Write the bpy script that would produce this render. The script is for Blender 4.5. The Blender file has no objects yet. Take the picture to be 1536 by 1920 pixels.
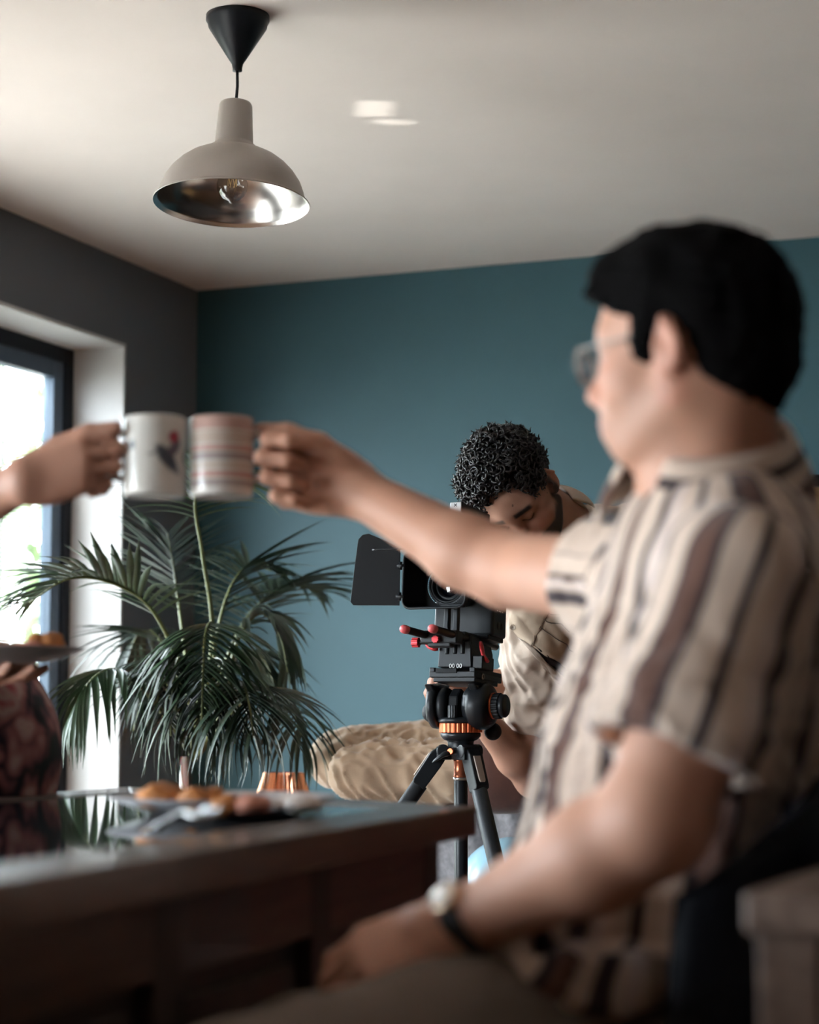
import bpy, bmesh, math, random
import numpy as np
from mathutils import Vector, Matrix

S = bpy.context.scene
COL = S.collection
PI = math.pi
R_ = math.radians
RNG = random.Random(7)

# ------------------------------------------------------------------ camera
# World axes follow the room: X along the teal wall, Y away along the window wall.
F_PX, PX, PY, HORIZON, CAM_H = 3700.0, 768.0, 960.0, 1330.0, 0.89
PITCH = math.atan((HORIZON - PY) / F_PX)
YAW = R_(21.5)
cam_d = bpy.data.cameras.new('camera')
cam = bpy.data.objects.new('camera', cam_d)
COL.objects.link(cam)
cam.location = (0, 0, CAM_H)
cam.rotation_euler = (PI / 2 + PITCH, 0, YAW)
cam_d.sensor_fit = 'VERTICAL'
cam_d.sensor_height = 36.0
cam_d.sensor_width = 28.8
cam_d.lens = F_PX / 1920.0 * 36.0
cam_d.clip_start = 0.05
cam_d.dof.use_dof = True
cam_d.dof.focus_distance = 4.02
cam_d.dof.aperture_fstop = 2.9
cam_d.dof.aperture_blades = 9
S.camera = cam

# ------------------------------------------------------------------ sky, daylight, exposure
S.view_settings.view_transform = 'Standard'
S.view_settings.look = 'None'
S.view_settings.exposure = 1.52
S.view_settings.gamma = 1.0
S.view_settings.use_curve_mapping = False
S.cycles.use_denoising = True
S.cycles.max_bounces = 10
S.cycles.diffuse_bounces = 5
S.cycles.caustics_reflective = False
S.cycles.caustics_refractive = False
S.cycles.sample_clamp_indirect = 6.0
W = bpy.data.worlds.new('sky')
S.world = W
W.use_nodes = True
wn = W.node_tree
wn.nodes['Background'].inputs[0].default_value = (0.86, 0.92, 1.0, 1)
wn.nodes['Background'].inputs[1].default_value = 12.0


def lamp(name, kind, loc, aim, energy, color=(1, 1, 1), **kw):
    d = bpy.data.lights.new(name, kind)
    o = bpy.data.objects.new(name, d)
    COL.objects.link(o)
    o.location = loc
    o.rotation_euler = (Vector(aim) - Vector(loc)).to_track_quat('-Z', 'Y').to_euler()
    d.energy = energy
    d.color = color
    for k, v in kw.items():
        setattr(d, k, v)
    return o


XL, YB, ZC = -3.295, 6.266, 2.40        # window wall, teal wall, ceiling
XR, YF = 2.3, -2.2                      # unseen walls
WY0, WY1, WZ0, WZ1 = 3.05, 5.755, 0.04, 2.115      # patio window opening
VY0, VY1, VZ1 = -1.3, 1.95, 1.68                   # second window nearer the camera
GLINT = 2.0
SUN = lamp("sun", "SUN", (-4.9, -5.0, 5.6), (-3.6, 3.0, 0), 13.0, (1.0, 0.89, 0.78), angle=R_(16))
for nm, y0, y1, z1 in (('sky_portal', WY0, WY1, WZ1), ('sky_portal', VY0, VY1, VZ1)):
    a = lamp(nm, 'AREA', (XL - 0.45, (y0 + y1) / 2, (WZ0 + z1) / 2), (0, (y0 + y1) / 2, (WZ0 + z1) / 2), 1.0, shape='RECTANGLE', size=(y1 - y0), size_y=z1 - WZ0)
    a.rotation_euler = (PI / 2, 0, -PI / 2)
    a.data.cycles.is_portal = True

# lamps added outside, standing in for reflected sun patches on the ceiling
for gl_, ga_, gs_ in (((-4.95, 2.95, 0.25), (702, 204), (0.13, 0.045)), ((-4.95, 2.80, 0.25), (738, 229), (0.04, 0.05))):
    r_g = Vector((math.sin(-YAW) * math.cos(PITCH), math.cos(YAW) * math.cos(PITCH), math.sin(PITCH)))
    x_g = Vector((math.cos(YAW), math.sin(YAW), 0))
    r_g = r_g + x_g * ((ga_[0] - PX) / F_PX) + x_g.cross(r_g) * ((PY - ga_[1]) / F_PX)
    t_g = Vector((0, 0, CAM_H)) + r_g * ((ZC - CAM_H) / r_g.z)
    lamp('ceiling_glint_lamp', 'AREA', gl_, t_g, GLINT * gs_[0] * gs_[1], (1.0, 0.93, 0.86), shape='RECTANGLE', size=gs_[0], size_y=gs_[1], spread=R_(0.5))

# ------------------------------------------------------------------ helpers
_fw = Vector((-math.sin(YAW) * math.cos(PITCH), math.cos(YAW) * math.cos(PITCH), math.sin(PITCH)))
RT = Vector((math.cos(YAW), math.sin(YAW), 0))       # to the right as the photographer stood
_up = RT.cross(_fw)
FW = Vector((-math.sin(YAW), math.cos(YAW), 0))      # level, away from the photographer
UP = Vector((0, 0, 1))


def P(x, y, d):
    """real point that was seen at photo pixel x, y at distance d"""
    return Vector((0, 0, CAM_H)) + d * (_fw + RT * ((x - PX) / F_PX) + _up * ((PY - y) / F_PX))


def PZ(x, y, z):
    r = _fw + RT * ((x - PX) / F_PX) + _up * ((PY - y) / F_PX)
    return Vector((0, 0, CAM_H)) + r * ((z - CAM_H) / r.z)


def frame(x, y, z, loc=(0, 0, 0)):
    m = Matrix.Identity(4)
    for i, a in enumerate((x, y, z)):
        for j in range(3):
            m[j][i] = a[j]
    m.translation = Vector(loc)
    return m


def tag(o, label=None, cat=None, group=None, kind=None):
    for k, v in (('label', label), ('category', cat), ('group', group), ('kind', kind)):
        if v:
            o[k] = v
    return o


def empty(name, loc=(0, 0, 0), M=None, label=None, cat=None, group=None):
    o = bpy.data.objects.new(name, None)
    COL.objects.link(o)
    o.empty_display_size = 0.05
    o.matrix_world = M if M is not None else Matrix.Translation(Vector(loc))
    return tag(o, label, cat, group)


def fastmesh(name, V, Q, smooth=True):
    V = np.asarray(V, dtype=np.float32)
    Q = np.asarray(Q, dtype=np.int32)
    me = bpy.data.meshes.new(name)
    me.vertices.add(len(V))
    me.vertices.foreach_set('co', V.ravel())
    n = Q.shape[1]
    me.loops.add(Q.size)
    me.loops.foreach_set('vertex_index', Q.ravel())
    me.polygons.add(len(Q))
    me.polygons.foreach_set('loop_start', np.arange(0, Q.size, n, dtype=np.int32))
    me.polygons.foreach_set('loop_total', np.full(len(Q), n, dtype=np.int32))
    me.polygons.foreach_set('use_smooth', np.full(len(Q), smooth))
    me.update()
    me.validate()
    return me


def link(name, me, mat, parent=None):
    o = bpy.data.objects.new(name, me)
    COL.objects.link(o)
    if mat:
        me.materials.append(mat)
    if parent:
        o.parent = parent
    return o


def attr(me, name, arr):
    arr = np.asarray(arr, dtype=np.float32)
    if arr.ndim == 1:
        a = me.attributes.new(name, 'FLOAT', 'POINT')
        a.data.foreach_set('value', arr)
    else:
        a = me.attributes.new(name, 'FLOAT_COLOR', 'POINT')
        if arr.shape[1] == 3:
            arr = np.concatenate([arr, np.ones((len(arr), 1), np.float32)], 1)
        a.data.foreach_set('color', arr.ravel())


class MB:
    """collects shapes that become ONE mesh object"""

    def __init__(s):
        s.v, s.f, s.sm = [], [], []

    def add(s, vs, fs, smooth=False, M=None):
        b = len(s.v)
        s.v += [tuple((M @ Vector(v)) if M else v) for v in vs]
        s.f += [tuple(b + i for i in f) for f in fs]
        s.sm += [smooth] * len(fs)
        return s

    def box(s, c, size, M=None):
        x, y, z = (q / 2 for q in size)
        vs = [(c[0] + i * x, c[1] + j * y, c[2] + k * z) for i in (-1, 1) for j in (-1, 1) for k in (-1, 1)]
        return s.add(vs, [(0, 1, 3, 2), (4, 6, 7, 5), (0, 4, 5, 1), (2, 3, 7, 6), (0, 2, 6, 4), (1, 5, 7, 3)], False, M)

    def tube(s, pts, rad, n=12, caps=True, flat=1.0, M=None, smooth=True, closed=False):
        pts = [Vector(p) for p in pts]
        if not hasattr(rad, '__len__'):
            rad = [rad] * len(pts)
        vs, fs = [], []
        m = len(pts)
        prev = None
        for i, p in enumerate(pts):
            if closed:
                t = pts[(i + 1) % m] - pts[i - 1]
            else:
                t = pts[min(i + 1, m - 1)] - pts[max(i - 1, 0)]
            t = t.normalized() if t.length > 1e-9 else Vector((0, 0, 1))
            if prev is None:
                a = Vector((0, 0, 1)) if abs(t.z) < 0.9 else Vector((1, 0, 0))
                u = (a - t * a.dot(t)).normalized()
            else:
                u = (prev - t * prev.dot(t)).normalized()
            prev = u
            w = t.cross(u)
            for k in range(n):
                an = 2 * PI * k / n
                vs.append(p + u * (math.cos(an) * rad[i] * flat) + w * (math.sin(an) * rad[i]))
        for i in range(m if closed else m - 1):
            j = (i + 1) % m
            for k in range(n):
                fs.append((i * n + k, i * n + (k + 1) % n, j * n + (k + 1) % n, j * n + k))
        s.add(vs, fs, smooth, M)
        if caps and not closed:
            b = len(s.v) - len(vs)
            s.f += [tuple(b + k for k in reversed(range(n))), tuple(b + (m - 1) * n + k for k in range(n))]
            s.sm += [False, False]
        return s

    def cyl(s, a, b, r0, r1=None, n=24, M=None, smooth=True):
        return s.tube([a, b], [r0, r0 if r1 is None else r1], n, True, 1.0, M, smooth)

    def lathe(s, prof, n=48, M=None, smooth=True, a0=0.0, a1=2 * PI):
        """profile of (radius, z) turned about local z"""
        vs, fs = [], []
        full = abs(a1 - a0 - 2 * PI) < 1e-6
        cols = n if full else n + 1
        for r, z in prof:
            for k in range(cols):
                an = a0 + (a1 - a0) * k / n
                vs.append((r * math.cos(an), r * math.sin(an), z))
        for i in range(len(prof) - 1):
            for k in range(n):
                k2 = (k + 1) % cols
                fs.append((i * cols + k, i * cols + k2, (i + 1) * cols + k2, (i + 1) * cols + k))
        return s.add(vs, fs, smooth, M)

    def prism(s, outline, d, M=None, smooth=False):
        """outline of (x, y) points pushed from z = 0 to z = d"""
        n = len(outline)
        vs = [(x, y, 0) for x, y in outline] + [(x, y, d) for x, y in outline]
        fs = [tuple(reversed(range(n))), tuple(range(n, 2 * n))] + [(k, (k + 1) % n, n + (k + 1) % n, n + k) for k in range(n)]
        return s.add(vs, fs, smooth, M)

    def ball(s, c, r, n=16, M=None):
        r = r if hasattr(r, '__len__') else (r, r, r)
        prof = [(math.sin(PI * i / n), -math.cos(PI * i / n)) for i in range(n + 1)]
        T = Matrix.Translation(Vector(c)) @ Matrix.Diagonal((r[0], r[1], r[2], 1))
        return s.lathe(prof, n * 2, (M @ T) if M else T)

    def sheet(s, fn, nu, nv, M=None, smooth=True, wrap=False):
        cu = nu if wrap else nu + 1
        vs = [fn(i / nu, j / nv) for j in range(nv + 1) for i in range(cu)]
        fs = [(j * cu + i, j * cu + (i + 1) % cu, (j + 1) * cu + (i + 1) % cu, (j + 1) * cu + i) for j in range(nv) for i in range(nu)]
        return s.add(vs, fs, smooth, M)

    def obj(s, name, mat, parent=None, bevel=0, seg=2, solid=0, weld=False, mods=()):
        me = bpy.data.meshes.new(name)
        me.from_pydata(s.v, [], s.f)
        me.polygons.foreach_set('use_smooth', s.sm)
        bm = bmesh.new()
        bm.from_mesh(me)
        if weld:
            bmesh.ops.remove_doubles(bm, verts=bm.verts, dist=1e-5)
        bmesh.ops.recalc_face_normals(bm, faces=bm.faces)
        bm.to_mesh(me)
        bm.free()
        o = link(name, me, mat, parent)
        if solid:
            m = o.modifiers.new('solid', 'SOLIDIFY')
            m.thickness = solid
            m.offset = 0
        if bevel:
            m = o.modifiers.new('bevel', 'BEVEL')
            m.width = bevel
            m.segments = seg
            m.limit_method = 'ANGLE'
            m.angle_limit = R_(40)
            m.harden_normals = False
        return o


def rrect(w, h, r, n=5):
    out = []
    for cx, cy, a in ((w / 2 - r, h / 2 - r, 0), (-w / 2 + r, h / 2 - r, 90), (-w / 2 + r, -h / 2 + r, 180), (w / 2 - r, -h / 2 + r, 270)):
        for k in range(n + 1):
            t = R_(a + 90 * k / n)
            out.append((cx + r * math.cos(t), cy + r * math.sin(t)))
    return out


def bez(pts, n=24):
    """Catmull-Rom path through points"""
    pts = [Vector(p) for p in pts]
    e = [pts[0] * 2 - pts[1]] + pts + [pts[-1] * 2 - pts[-2]]
    out = []
    segs = len(pts) - 1
    for i in range(n + 1):
        t = i / n * segs
        k = min(int(t), segs - 1)
        t -= k
        a, b, c, d = e[k:k + 4]
        out.append(0.5 * ((2 * b) + (c - a) * t + (2 * a - 5 * b + 4 * c - d) * t * t + (3 * b - a - 3 * c + d) * t ** 3))
    return out


# ------------------------------------------------------------------ blended bodies: a distance field meshed by surface nets
def A3(v):
    return np.array([v[0], v[1], v[2]], dtype=np.float32)


class SDF:
    def __init__(s, h):
        s.h, s.p = h, []

    def cone(s, a, b, ra, rb, k=0.012, op=1, flat=None):
        """tapered limb; flat = (axis vector, factor) squashes the section along the axis"""
        a, b = A3(a), A3(b)
        ba = b - a
        L = float(ba @ ba) + 1e-12

        def fn(X, Y, Z):
            px, py, pz = X - a[0], Y - a[1], Z - a[2]
            t = np.clip((px * ba[0] + py * ba[1] + pz * ba[2]) / L, 0, 1)
            qx, qy, qz = px - t * ba[0], py - t * ba[1], pz - t * ba[2]
            if flat is not None:
                n, fct = A3(flat[0]), flat[1]
                dn = (qx * n[0] + qy * n[1] + qz * n[2]) * (1 / fct - 1)
                qx, qy, qz = qx + dn * n[0], qy + dn * n[1], qz + dn * n[2]
            return np.sqrt(qx * qx + qy * qy + qz * qz) - (ra + (rb - ra) * t)
        r = max(ra, rb)
        s.p.append((fn, np.minimum(a, b) - r, np.maximum(a, b) + r, k, op))
        return s

    def chain(s, pts, rad, k=0.012, op=1, flat=None):
        for i in range(len(pts) - 1):
            s.cone(pts[i], pts[i + 1], rad[i], rad[i + 1], k, op, flat)
        return s

    def ell(s, c, r, R=None, k=0.012, op=1):
        c = A3(c)
        r = np.array(r if hasattr(r, '__len__') else (r, r, r), dtype=np.float32)
        Rm = np.eye(3, dtype=np.float32) if R is None else np.array([[R[i][j] for j in range(3)] for i in range(3)], dtype=np.float32)
        ext = np.sqrt(((Rm * r[None, :]) ** 2).sum(1))

        def fn(X, Y, Z):
            px, py, pz = X - c[0], Y - c[1], Z - c[2]
            k0 = k1 = 0
            for i in range(3):
                q = (px * Rm[0, i] + py * Rm[1, i] + pz * Rm[2, i]) / r[i]
                k0 = k0 + q * q
                k1 = k1 + (q / r[i]) ** 2
            k0, k1 = np.sqrt(k0), np.sqrt(k1) + 1e-9
            return k0 * (k0 - 1) / k1
        s.p.append((fn, c - ext, c + ext, k, op))
        return s

    def half(s, c, n, lo, hi, k=0.004):
        """cut away everything on the side of plane c that n points to, inside the box lo..hi"""
        c, n = A3(c), A3(Vector(n).normalized())

        def fn(X, Y, Z):
            return -((X - c[0]) * n[0] + (Y - c[1]) * n[1] + (Z - c[2]) * n[2])
        s.p.append((fn, A3(lo), A3(hi), k, -2))
        return s

    def field(s):
        h = s.h
        lo = np.min([p[1] - p[3] for p in s.p if p[4] == 1], axis=0) - 3 * h
        hi = np.max([p[2] + p[3] for p in s.p if p[4] == 1], axis=0) + 3 * h
        n = np.ceil((hi - lo) / h).astype(int) + 1
        F = np.full(n, 1.0, dtype=np.float32)
        ax = [(lo[i] + h * np.arange(n[i])).astype(np.float32) for i in range(3)]
        for fn, a, b, k, op in s.p:
            pad = (k * 1.5 + 2 * h) if op != -2 else 0
            i0 = np.clip(np.floor((a - pad - lo) / h).astype(int), 0, n - 1)
            i1 = np.clip(np.ceil((b + pad - lo) / h).astype(int) + 1, 1, n)
            if (i1 <= i0).any():
                continue
            sl = tuple(slice(i0[i], i1[i]) for i in range(3))
            d = fn(ax[0][sl[0]][:, None, None], ax[1][sl[1]][None, :, None], ax[2][sl[2]][None, None, :])
            f = F[sl]
            if op == 1:
                q = np.clip(0.5 + 0.5 * (d - f) / k, 0, 1)
                F[sl] = d + (f - d) * q - k * q * (1 - q)
            else:
                d = -d
                q = np.clip(0.5 - 0.5 * (d - f) / k, 0, 1)
                F[sl] = d + (f - d) * q + k * q * (1 - q)
        return F, lo

    def mesh(s, smooth=1):
        F, lo = s.field()
        h = s.h
        I = F < 0
        c = np.zeros(tuple(q - 1 for q in F.shape), dtype=np.int8)
        cs = [(i, j, k) for i in (0, 1) for j in (0, 1) for k in (0, 1)]
        nx, ny, nz = F.shape
        for i, j, k in cs:
            c += I[i:nx - 1 + i, j:ny - 1 + j, k:nz - 1 + k]
        act = (c > 0) & (c < 8)
        ids = np.argwhere(act)
        idx = np.full(act.shape, -1, dtype=np.int32)
        idx[act] = np.arange(len(ids))
        val = {q: F[ids[:, 0] + q[0], ids[:, 1] + q[1], ids[:, 2] + q[2]] for q in cs}
        acc = np.zeros((len(ids), 3))
        num = np.zeros(len(ids))
        for q in cs:
            for axs in range(3):
                if q[axs] == 0:
                    w = list(q)
                    w[axs] = 1
                    f0, f1 = val[q], val[tuple(w)]
                    m = (f0 < 0) != (f1 < 0)
                    t = f0[m] / (f0[m] - f1[m])
                    p = np.repeat(np.array(q, float)[None], m.sum(), 0)
                    p[:, axs] = t
                    acc[m] += p
                    num[m] += 1
        V = (ids + acc / num[:, None]) * h + lo
        Q = []
        for axs in range(3):
            b, g = [(1, 2), (2, 0), (0, 1)][axs]
            s0 = [slice(None)] * 3
            s1 = [slice(None)] * 3
            s0[axs], s1[axs] = slice(0, -1), slice(1, None)
            D = I[tuple(s0)] != I[tuple(s1)]
            e = np.argwhere(D)
            e = e[(e[:, b] > 0) & (e[:, g] > 0) & (e[:, b] < F.shape[b] - 1) & (e[:, g] < F.shape[g] - 1)]
            ins = I[e[:, 0], e[:, 1], e[:, 2]]

            def cell(db, dg):
                w = e.copy()
                w[:, b] -= db
                w[:, g] -= dg
                return idx[w[:, 0], w[:, 1], w[:, 2]]
            quad = np.stack([cell(1, 1), cell(0, 1), cell(0, 0), cell(1, 0)], 1)
            quad[~ins] = quad[~ins][:, ::-1]
            Q.append(quad)
        Q = np.concatenate(Q)
        Q = Q[(Q >= 0).all(1)]
        for _ in range(smooth):
            V = relax(V, Q)
        return V, Q


def relax(V, Q, w=0.5):
    acc = np.zeros_like(V)
    num = np.zeros(len(V))
    n = Q.shape[1]
    for i in range(n):
        a, b = Q[:, i], Q[:, (i + 1) % n]
        for k in range(3):
            acc[:, k] += np.bincount(a, V[b, k], len(V)) + np.bincount(b, V[a, k], len(V))
        num += np.bincount(a, minlength=len(V)) + np.bincount(b, minlength=len(V))
    return V * (1 - w) + w * acc / np.maximum(num, 1)[:, None]


def normals(V, Q):
    n = np.cross(V[Q[:, 2]] - V[Q[:, 0]], V[Q[:, 3]] - V[Q[:, 1]])
    out = np.zeros_like(V)
    for i in range(4):
        for k in range(3):
            out[:, k] += np.bincount(Q[:, i], n[:, k], len(V))
    return out / (np.linalg.norm(out, axis=1)[:, None] + 1e-12)


def wob(p, f, seed=0.0):
    """cheap smooth noise for numpy points, about -1..1"""
    x, y, z = (p * f).T
    return (np.sin(x * 1.3 + 1.7 * np.sin(y * 1.1 + seed)) + np.sin(y * 1.7 + 1.3 * np.sin(z * 1.3 + seed * 2)) + np.sin(z * 1.5 + 1.9 * np.sin(x * 0.9 + seed * 3))) / 3


def band(x, a, b, s):
    """soft 0..1 window"""
    return np.clip((x - a) / s, 0, 1) * np.clip((b - x) / s, 0, 1)


def sst(x, a, b):
    t = np.clip((x - a) / (b - a), 0, 1)
    return t * t * (3 - 2 * t)


# ------------------------------------------------------------------ materials
def nodes(m):
    m.use_nodes = True
    return m.node_tree, m.node_tree.nodes['Principled BSDF']


def mat(name, col, rough=0.6, metal=0.0, var=0.0, vscale=8.0, bump=0.0, bscale=60.0, stretch=(1, 1, 1), dark=None, **kw):
    """plain surface; var mixes in a noisy second tone, bump adds fine relief"""
    m = bpy.data.materials.new(name)
    nt, b = nodes(m)
    b.inputs['Base Color'].default_value = (*col, 1)
    b.inputs['Roughness'].default_value = rough
    b.inputs['Metallic'].default_value = metal
    for k, v in kw.items():
        b.inputs[k.replace('_', ' ')].default_value = v
    if var or bump:
        tc = nt.nodes.new('ShaderNodeTexCoord')
        mp = nt.nodes.new('ShaderNodeMapping')
        mp.inputs['Scale'].default_value = stretch
        nt.links.new(tc.outputs['Object'], mp.inputs[0])
    if var:
        nz = nt.nodes.new('ShaderNodeTexNoise')
        nz.inputs['Scale'].default_value = vscale
        nz.inputs['Detail'].default_value = 6
        rp = nt.nodes.new('ShaderNodeValToRGB')
        d = dark or tuple(c * (1 - var) for c in col)
        rp.color_ramp.elements[0].color = (*d, 1)
        rp.color_ramp.elements[1].color = (*(min(1, c * (1 + var * 0.3)) for c in col), 1)
        rp.color_ramp.elements[0].position = 0.3
        rp.color_ramp.elements[1].position = 0.7
        nt.links.new(mp.outputs[0], nz.inputs['Vector'])
        nt.links.new(nz.outputs['Fac'], rp.inputs[0])
        nt.links.new(rp.outputs[0], b.inputs['Base Color'])
    if bump:
        n2 = nt.nodes.new('ShaderNodeTexNoise')
        n2.inputs['Scale'].default_value = bscale
        n2.inputs['Detail'].default_value = 4
        bp = nt.nodes.new('ShaderNodeBump')
        bp.inputs['Strength'].default_value = bump
        bp.inputs['Distance'].default_value = 0.002
        nt.links.new(mp.outputs[0], n2.inputs['Vector'])
        nt.links.new(n2.outputs['Fac'], bp.inputs['Height'])
        nt.links.new(bp.outputs[0], b.inputs['Normal'])
    return m


def mat_attr(name, rough=0.6, bump=0.0, bscale=200.0, **kw):
    """surface whose own colours (skin, brows, print) sit in the mesh colour attribute"""
    m = mat(name, (0.5, 0.5, 0.5), rough, 0.0, 0, 1, bump, bscale, **kw)
    nt, b = nodes(m)
    a = nt.nodes.new('ShaderNodeAttribute')
    a.attribute_name = 'tint'
    nt.links.new(a.outputs['Color'], b.inputs['Base Color'])
    return m


def mat_stripe(name, stops, rough=0.85, bump=0.15, bscale=500.0, attrname='stripe', period=None):
    """woven stripes that follow the cloth: stops are (coordinate 0..1, colour)"""
    m = mat(name, (0.5, 0.5, 0.5), rough, 0.0, 0, 1, bump, bscale)
    nt, b = nodes(m)
    a = nt.nodes.new('ShaderNodeAttribute')
    a.attribute_name = attrname
    rp = nt.nodes.new('ShaderNodeValToRGB')
    els = rp.color_ramp.elements
    while len(els) > 1:
        els.remove(els[-1])
    els[0].position, els[0].color = stops[0][0], (*stops[0][1], 1)
    for p, c in stops[1:]:
        e = els.new(p)
        e.color = (*c, 1)
    rp.color_ramp.interpolation = 'LINEAR'
    nt.links.new(a.outputs['Fac'], rp.inputs[0])
    nt.links.new(rp.outputs[0], b.inputs['Base Color'])
    b.inputs['Sheen Weight'].default_value = 0.15
    return m


def wood(name, c0, c1, rough=0.4, axis=1, scale=6.0, stretch=12.0, coat=0.0):
    m = bpy.data.materials.new(name)
    nt, b = nodes(m)
    tc = nt.nodes.new('ShaderNodeTexCoord')
    mp = nt.nodes.new('ShaderNodeMapping')
    sc = [stretch] * 3
    sc[axis] = 1.0
    mp.inputs['Scale'].default_value = sc
    nz = nt.nodes.new('ShaderNodeTexNoise')
    nz.inputs['Scale'].default_value = scale
    nz.inputs['Detail'].default_value = 8
    nz.inputs['Distortion'].default_value = 1.2
    rp = nt.nodes.new('ShaderNodeValToRGB')
    rp.color_ramp.elements[0].color = (*c0, 1)
    rp.color_ramp.elements[1].color = (*c1, 1)
    rp.color_ramp.elements[0].position = 0.35
    rp.color_ramp.elements[1].position = 0.68
    bp = nt.nodes.new('ShaderNodeBump')
    bp.inputs['Strength'].default_value = 0.15
    bp.inputs['Distance'].default_value = 0.002
    L = nt.links.new
    L(tc.outputs['Object'], mp.inputs[0])
    L(mp.outputs[0], nz.inputs['Vector'])
    L(nz.outputs['Fac'], rp.inputs[0])
    L(rp.outputs[0], b.inputs['Base Color'])
    L(nz.outputs['Fac'], bp.inputs['Height'])
    L(bp.outputs[0], b.inputs['Normal'])
    b.inputs['Roughness'].default_value = rough
    b.inputs['Coat Weight'].default_value = coat
    return m


def glass(name, col=(1, 1, 1), rough=0.0, ior=1.45, thin=True):
    """thin panes: mostly clear with a surface reflection"""
    m = bpy.data.materials.new(name)
    m.use_nodes = True
    nt = m.node_tree
    nt.nodes.clear()
    out = nt.nodes.new('ShaderNodeOutputMaterial')
    tr = nt.nodes.new('ShaderNodeBsdfTransparent')
    tr.inputs[0].default_value = (*col, 1)
    gl = nt.nodes.new('ShaderNodeBsdfGlossy')
    gl.inputs['Roughness'].default_value = rough
    fr = nt.nodes.new('ShaderNodeFresnel')
    ge = nt.nodes.new('ShaderNodeNewGeometry')
    mr = nt.nodes.new('ShaderNodeMapRange')          # keeps the reflection the same on both faces of the pane
    mr.inputs['To Min'].default_value = ior
    mr.inputs['To Max'].default_value = 1 / ior
    nt.links.new(ge.outputs['Backfacing'], mr.inputs['Value'])
    nt.links.new(mr.outputs[0], fr.inputs[0])
    mx = nt.nodes.new('ShaderNodeMixShader')
    nt.links.new(fr.outputs[0], mx.inputs[0])
    nt.links.new(tr.outputs[0], mx.inputs[1])
    nt.links.new(gl.outputs[0], mx.inputs[2])
    nt.links.new(mx.outputs[0], out.inputs[0])
    return m
# ------------------------------------------------------------------ the room
M_white = mat('ceiling_paint', (0.67, 0.605, 0.57), 0.9, var=0.04, vscale=3, bump=0.05, bscale=40)
M_wallw = mat('white_wall_paint', (0.58, 0.565, 0.555), 0.88, var=0.04, vscale=4, bump=0.05, bscale=50)
M_teal = mat('teal_wall_paint', (0.028, 0.080, 0.098), 0.55, var=0.05, vscale=5, bump=0.04, bscale=60, Specular_IOR_Level=0.35)
M_wallg = mat('grey_wall_paint', (0.150, 0.160, 0.178), 0.88, var=0.04, vscale=4, bump=0.05, bscale=50)
M_darkw = mat('deep_brown_wall_paint', (0.055, 0.042, 0.036), 0.8, var=0.05, vscale=4)
M_dark_frame = mat('anthracite_window_frame', (0.010, 0.013, 0.020), 0.55, Specular_IOR_Level=0.2)
M_sash = mat('blue_grey_sash', (0.085, 0.115, 0.155), 0.5, Specular_IOR_Level=0.25)
M_pane = glass('window_glass', (0.93, 0.96, 0.96))
M_slat = mat('pale_blind_slat', (0.62, 0.63, 0.60), 0.5)
M_floor = wood('oak_floor_board', (0.13, 0.065, 0.035), (0.20, 0.105, 0.058), 0.38, 1, 3.0, 9.0)
TH = 0.255


def structure(o):
    o['kind'] = 'structure'
    return o


b = MB()
b.box(((XL + XR) / 2, (YB + YF) / 2, -0.06), (XR - XL + 0.6, YB - YF + 0.6, 0.1))
floor = structure(b.obj('floor', mat('floor_screed', (0.08, 0.05, 0.03), 0.8)))
# oak boards, each its own piece, laid along the room (shared mesh)
bw, bl = 0.19, 2.1
board = MB().box((0, 0, -0.005), (bw - 0.003, bl - 0.004, 0.01)).obj('floor_board', M_floor, floor, bevel=0.0015, seg=1)
first = True
rows = int((XR - XL) / bw)
for i in range(rows + 1):
    off = RNG.uniform(0, bl)
    y = YF - off
    while y < YB:
        y0, y1 = max(y, YF), min(y + bl, YB)
        if y1 - y0 > 0.1:
            o = board if first else board.copy()
            if not first:
                COL.objects.link(o)
            first = False
            o.location = (XL + bw * (i + 0.5), (y0 + y1) / 2, 0)
            o.scale = (1, (y1 - y0) / bl, 1)
        y += bl

ceiling = structure(MB().box(((XL + XR) / 2, (YB + YF) / 2, ZC + 0.06), (XR - XL + 0.7, YB - YF + 0.6, 0.12)).obj('ceiling', M_white))
structure(MB().box(((XL + XR) / 2, YB + 0.08, ZC / 2), (XR - XL + 0.6, 0.16, ZC)).obj('wall_back', M_teal))
structure(MB().box((XR + 0.08, (YB + YF) / 2, ZC / 2), (0.16, YB - YF, ZC)).obj('wall_right', M_darkw))
structure(MB().box(((XL + XR) / 2, YF - 0.08, ZC / 2), (XR - XL + 0.6, 0.16, ZC)).obj('wall_front', M_darkw))
b = MB()
xc = XL - TH / 2
for y0, y1, z0, z1 in ((YF, VY0, 0, ZC), (VY0, VY1, VZ1, ZC), (VY0, VY1, 0, WZ0), (VY1, WY0, 0, ZC), (WY0, WY1, WZ1, ZC), (WY0, WY1, 0, WZ0), (WY1, YB, 0, ZC)):
    b.box((xc, (y0 + y1) / 2, (z0 + z1) / 2), (TH, y1 - y0, z1 - z0))
structure(b.obj('wall_left', M_wallg))
for n_, (y0, y1, z1) in enumerate(((WY0, WY1, WZ1), (VY0, VY1, VZ1))):        # white plaster lining of the window openings
    b = MB()
    t = 0.012
    b.box((XL - 0.096, y1 - t / 2, (WZ0 + z1) / 2), (0.194, t, z1 - WZ0))
    b.box((XL - 0.096, y0 + t / 2, (WZ0 + z1) / 2), (0.194, t, z1 - WZ0))
    b.box((XL - 0.096, (y0 + y1) / 2, z1 - t / 2), (0.194, y1 - y0 - 2 * t, t))
    structure(b.obj('trim_%d' % (n_ + 1), M_wallw))
structure(MB().box((XL / 2 + XR / 2, YB - 0.008, 0.05), (XR - XL, 0.016, 0.1)).obj('baseboard_back', M_wallw, bevel=0.003))


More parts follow.
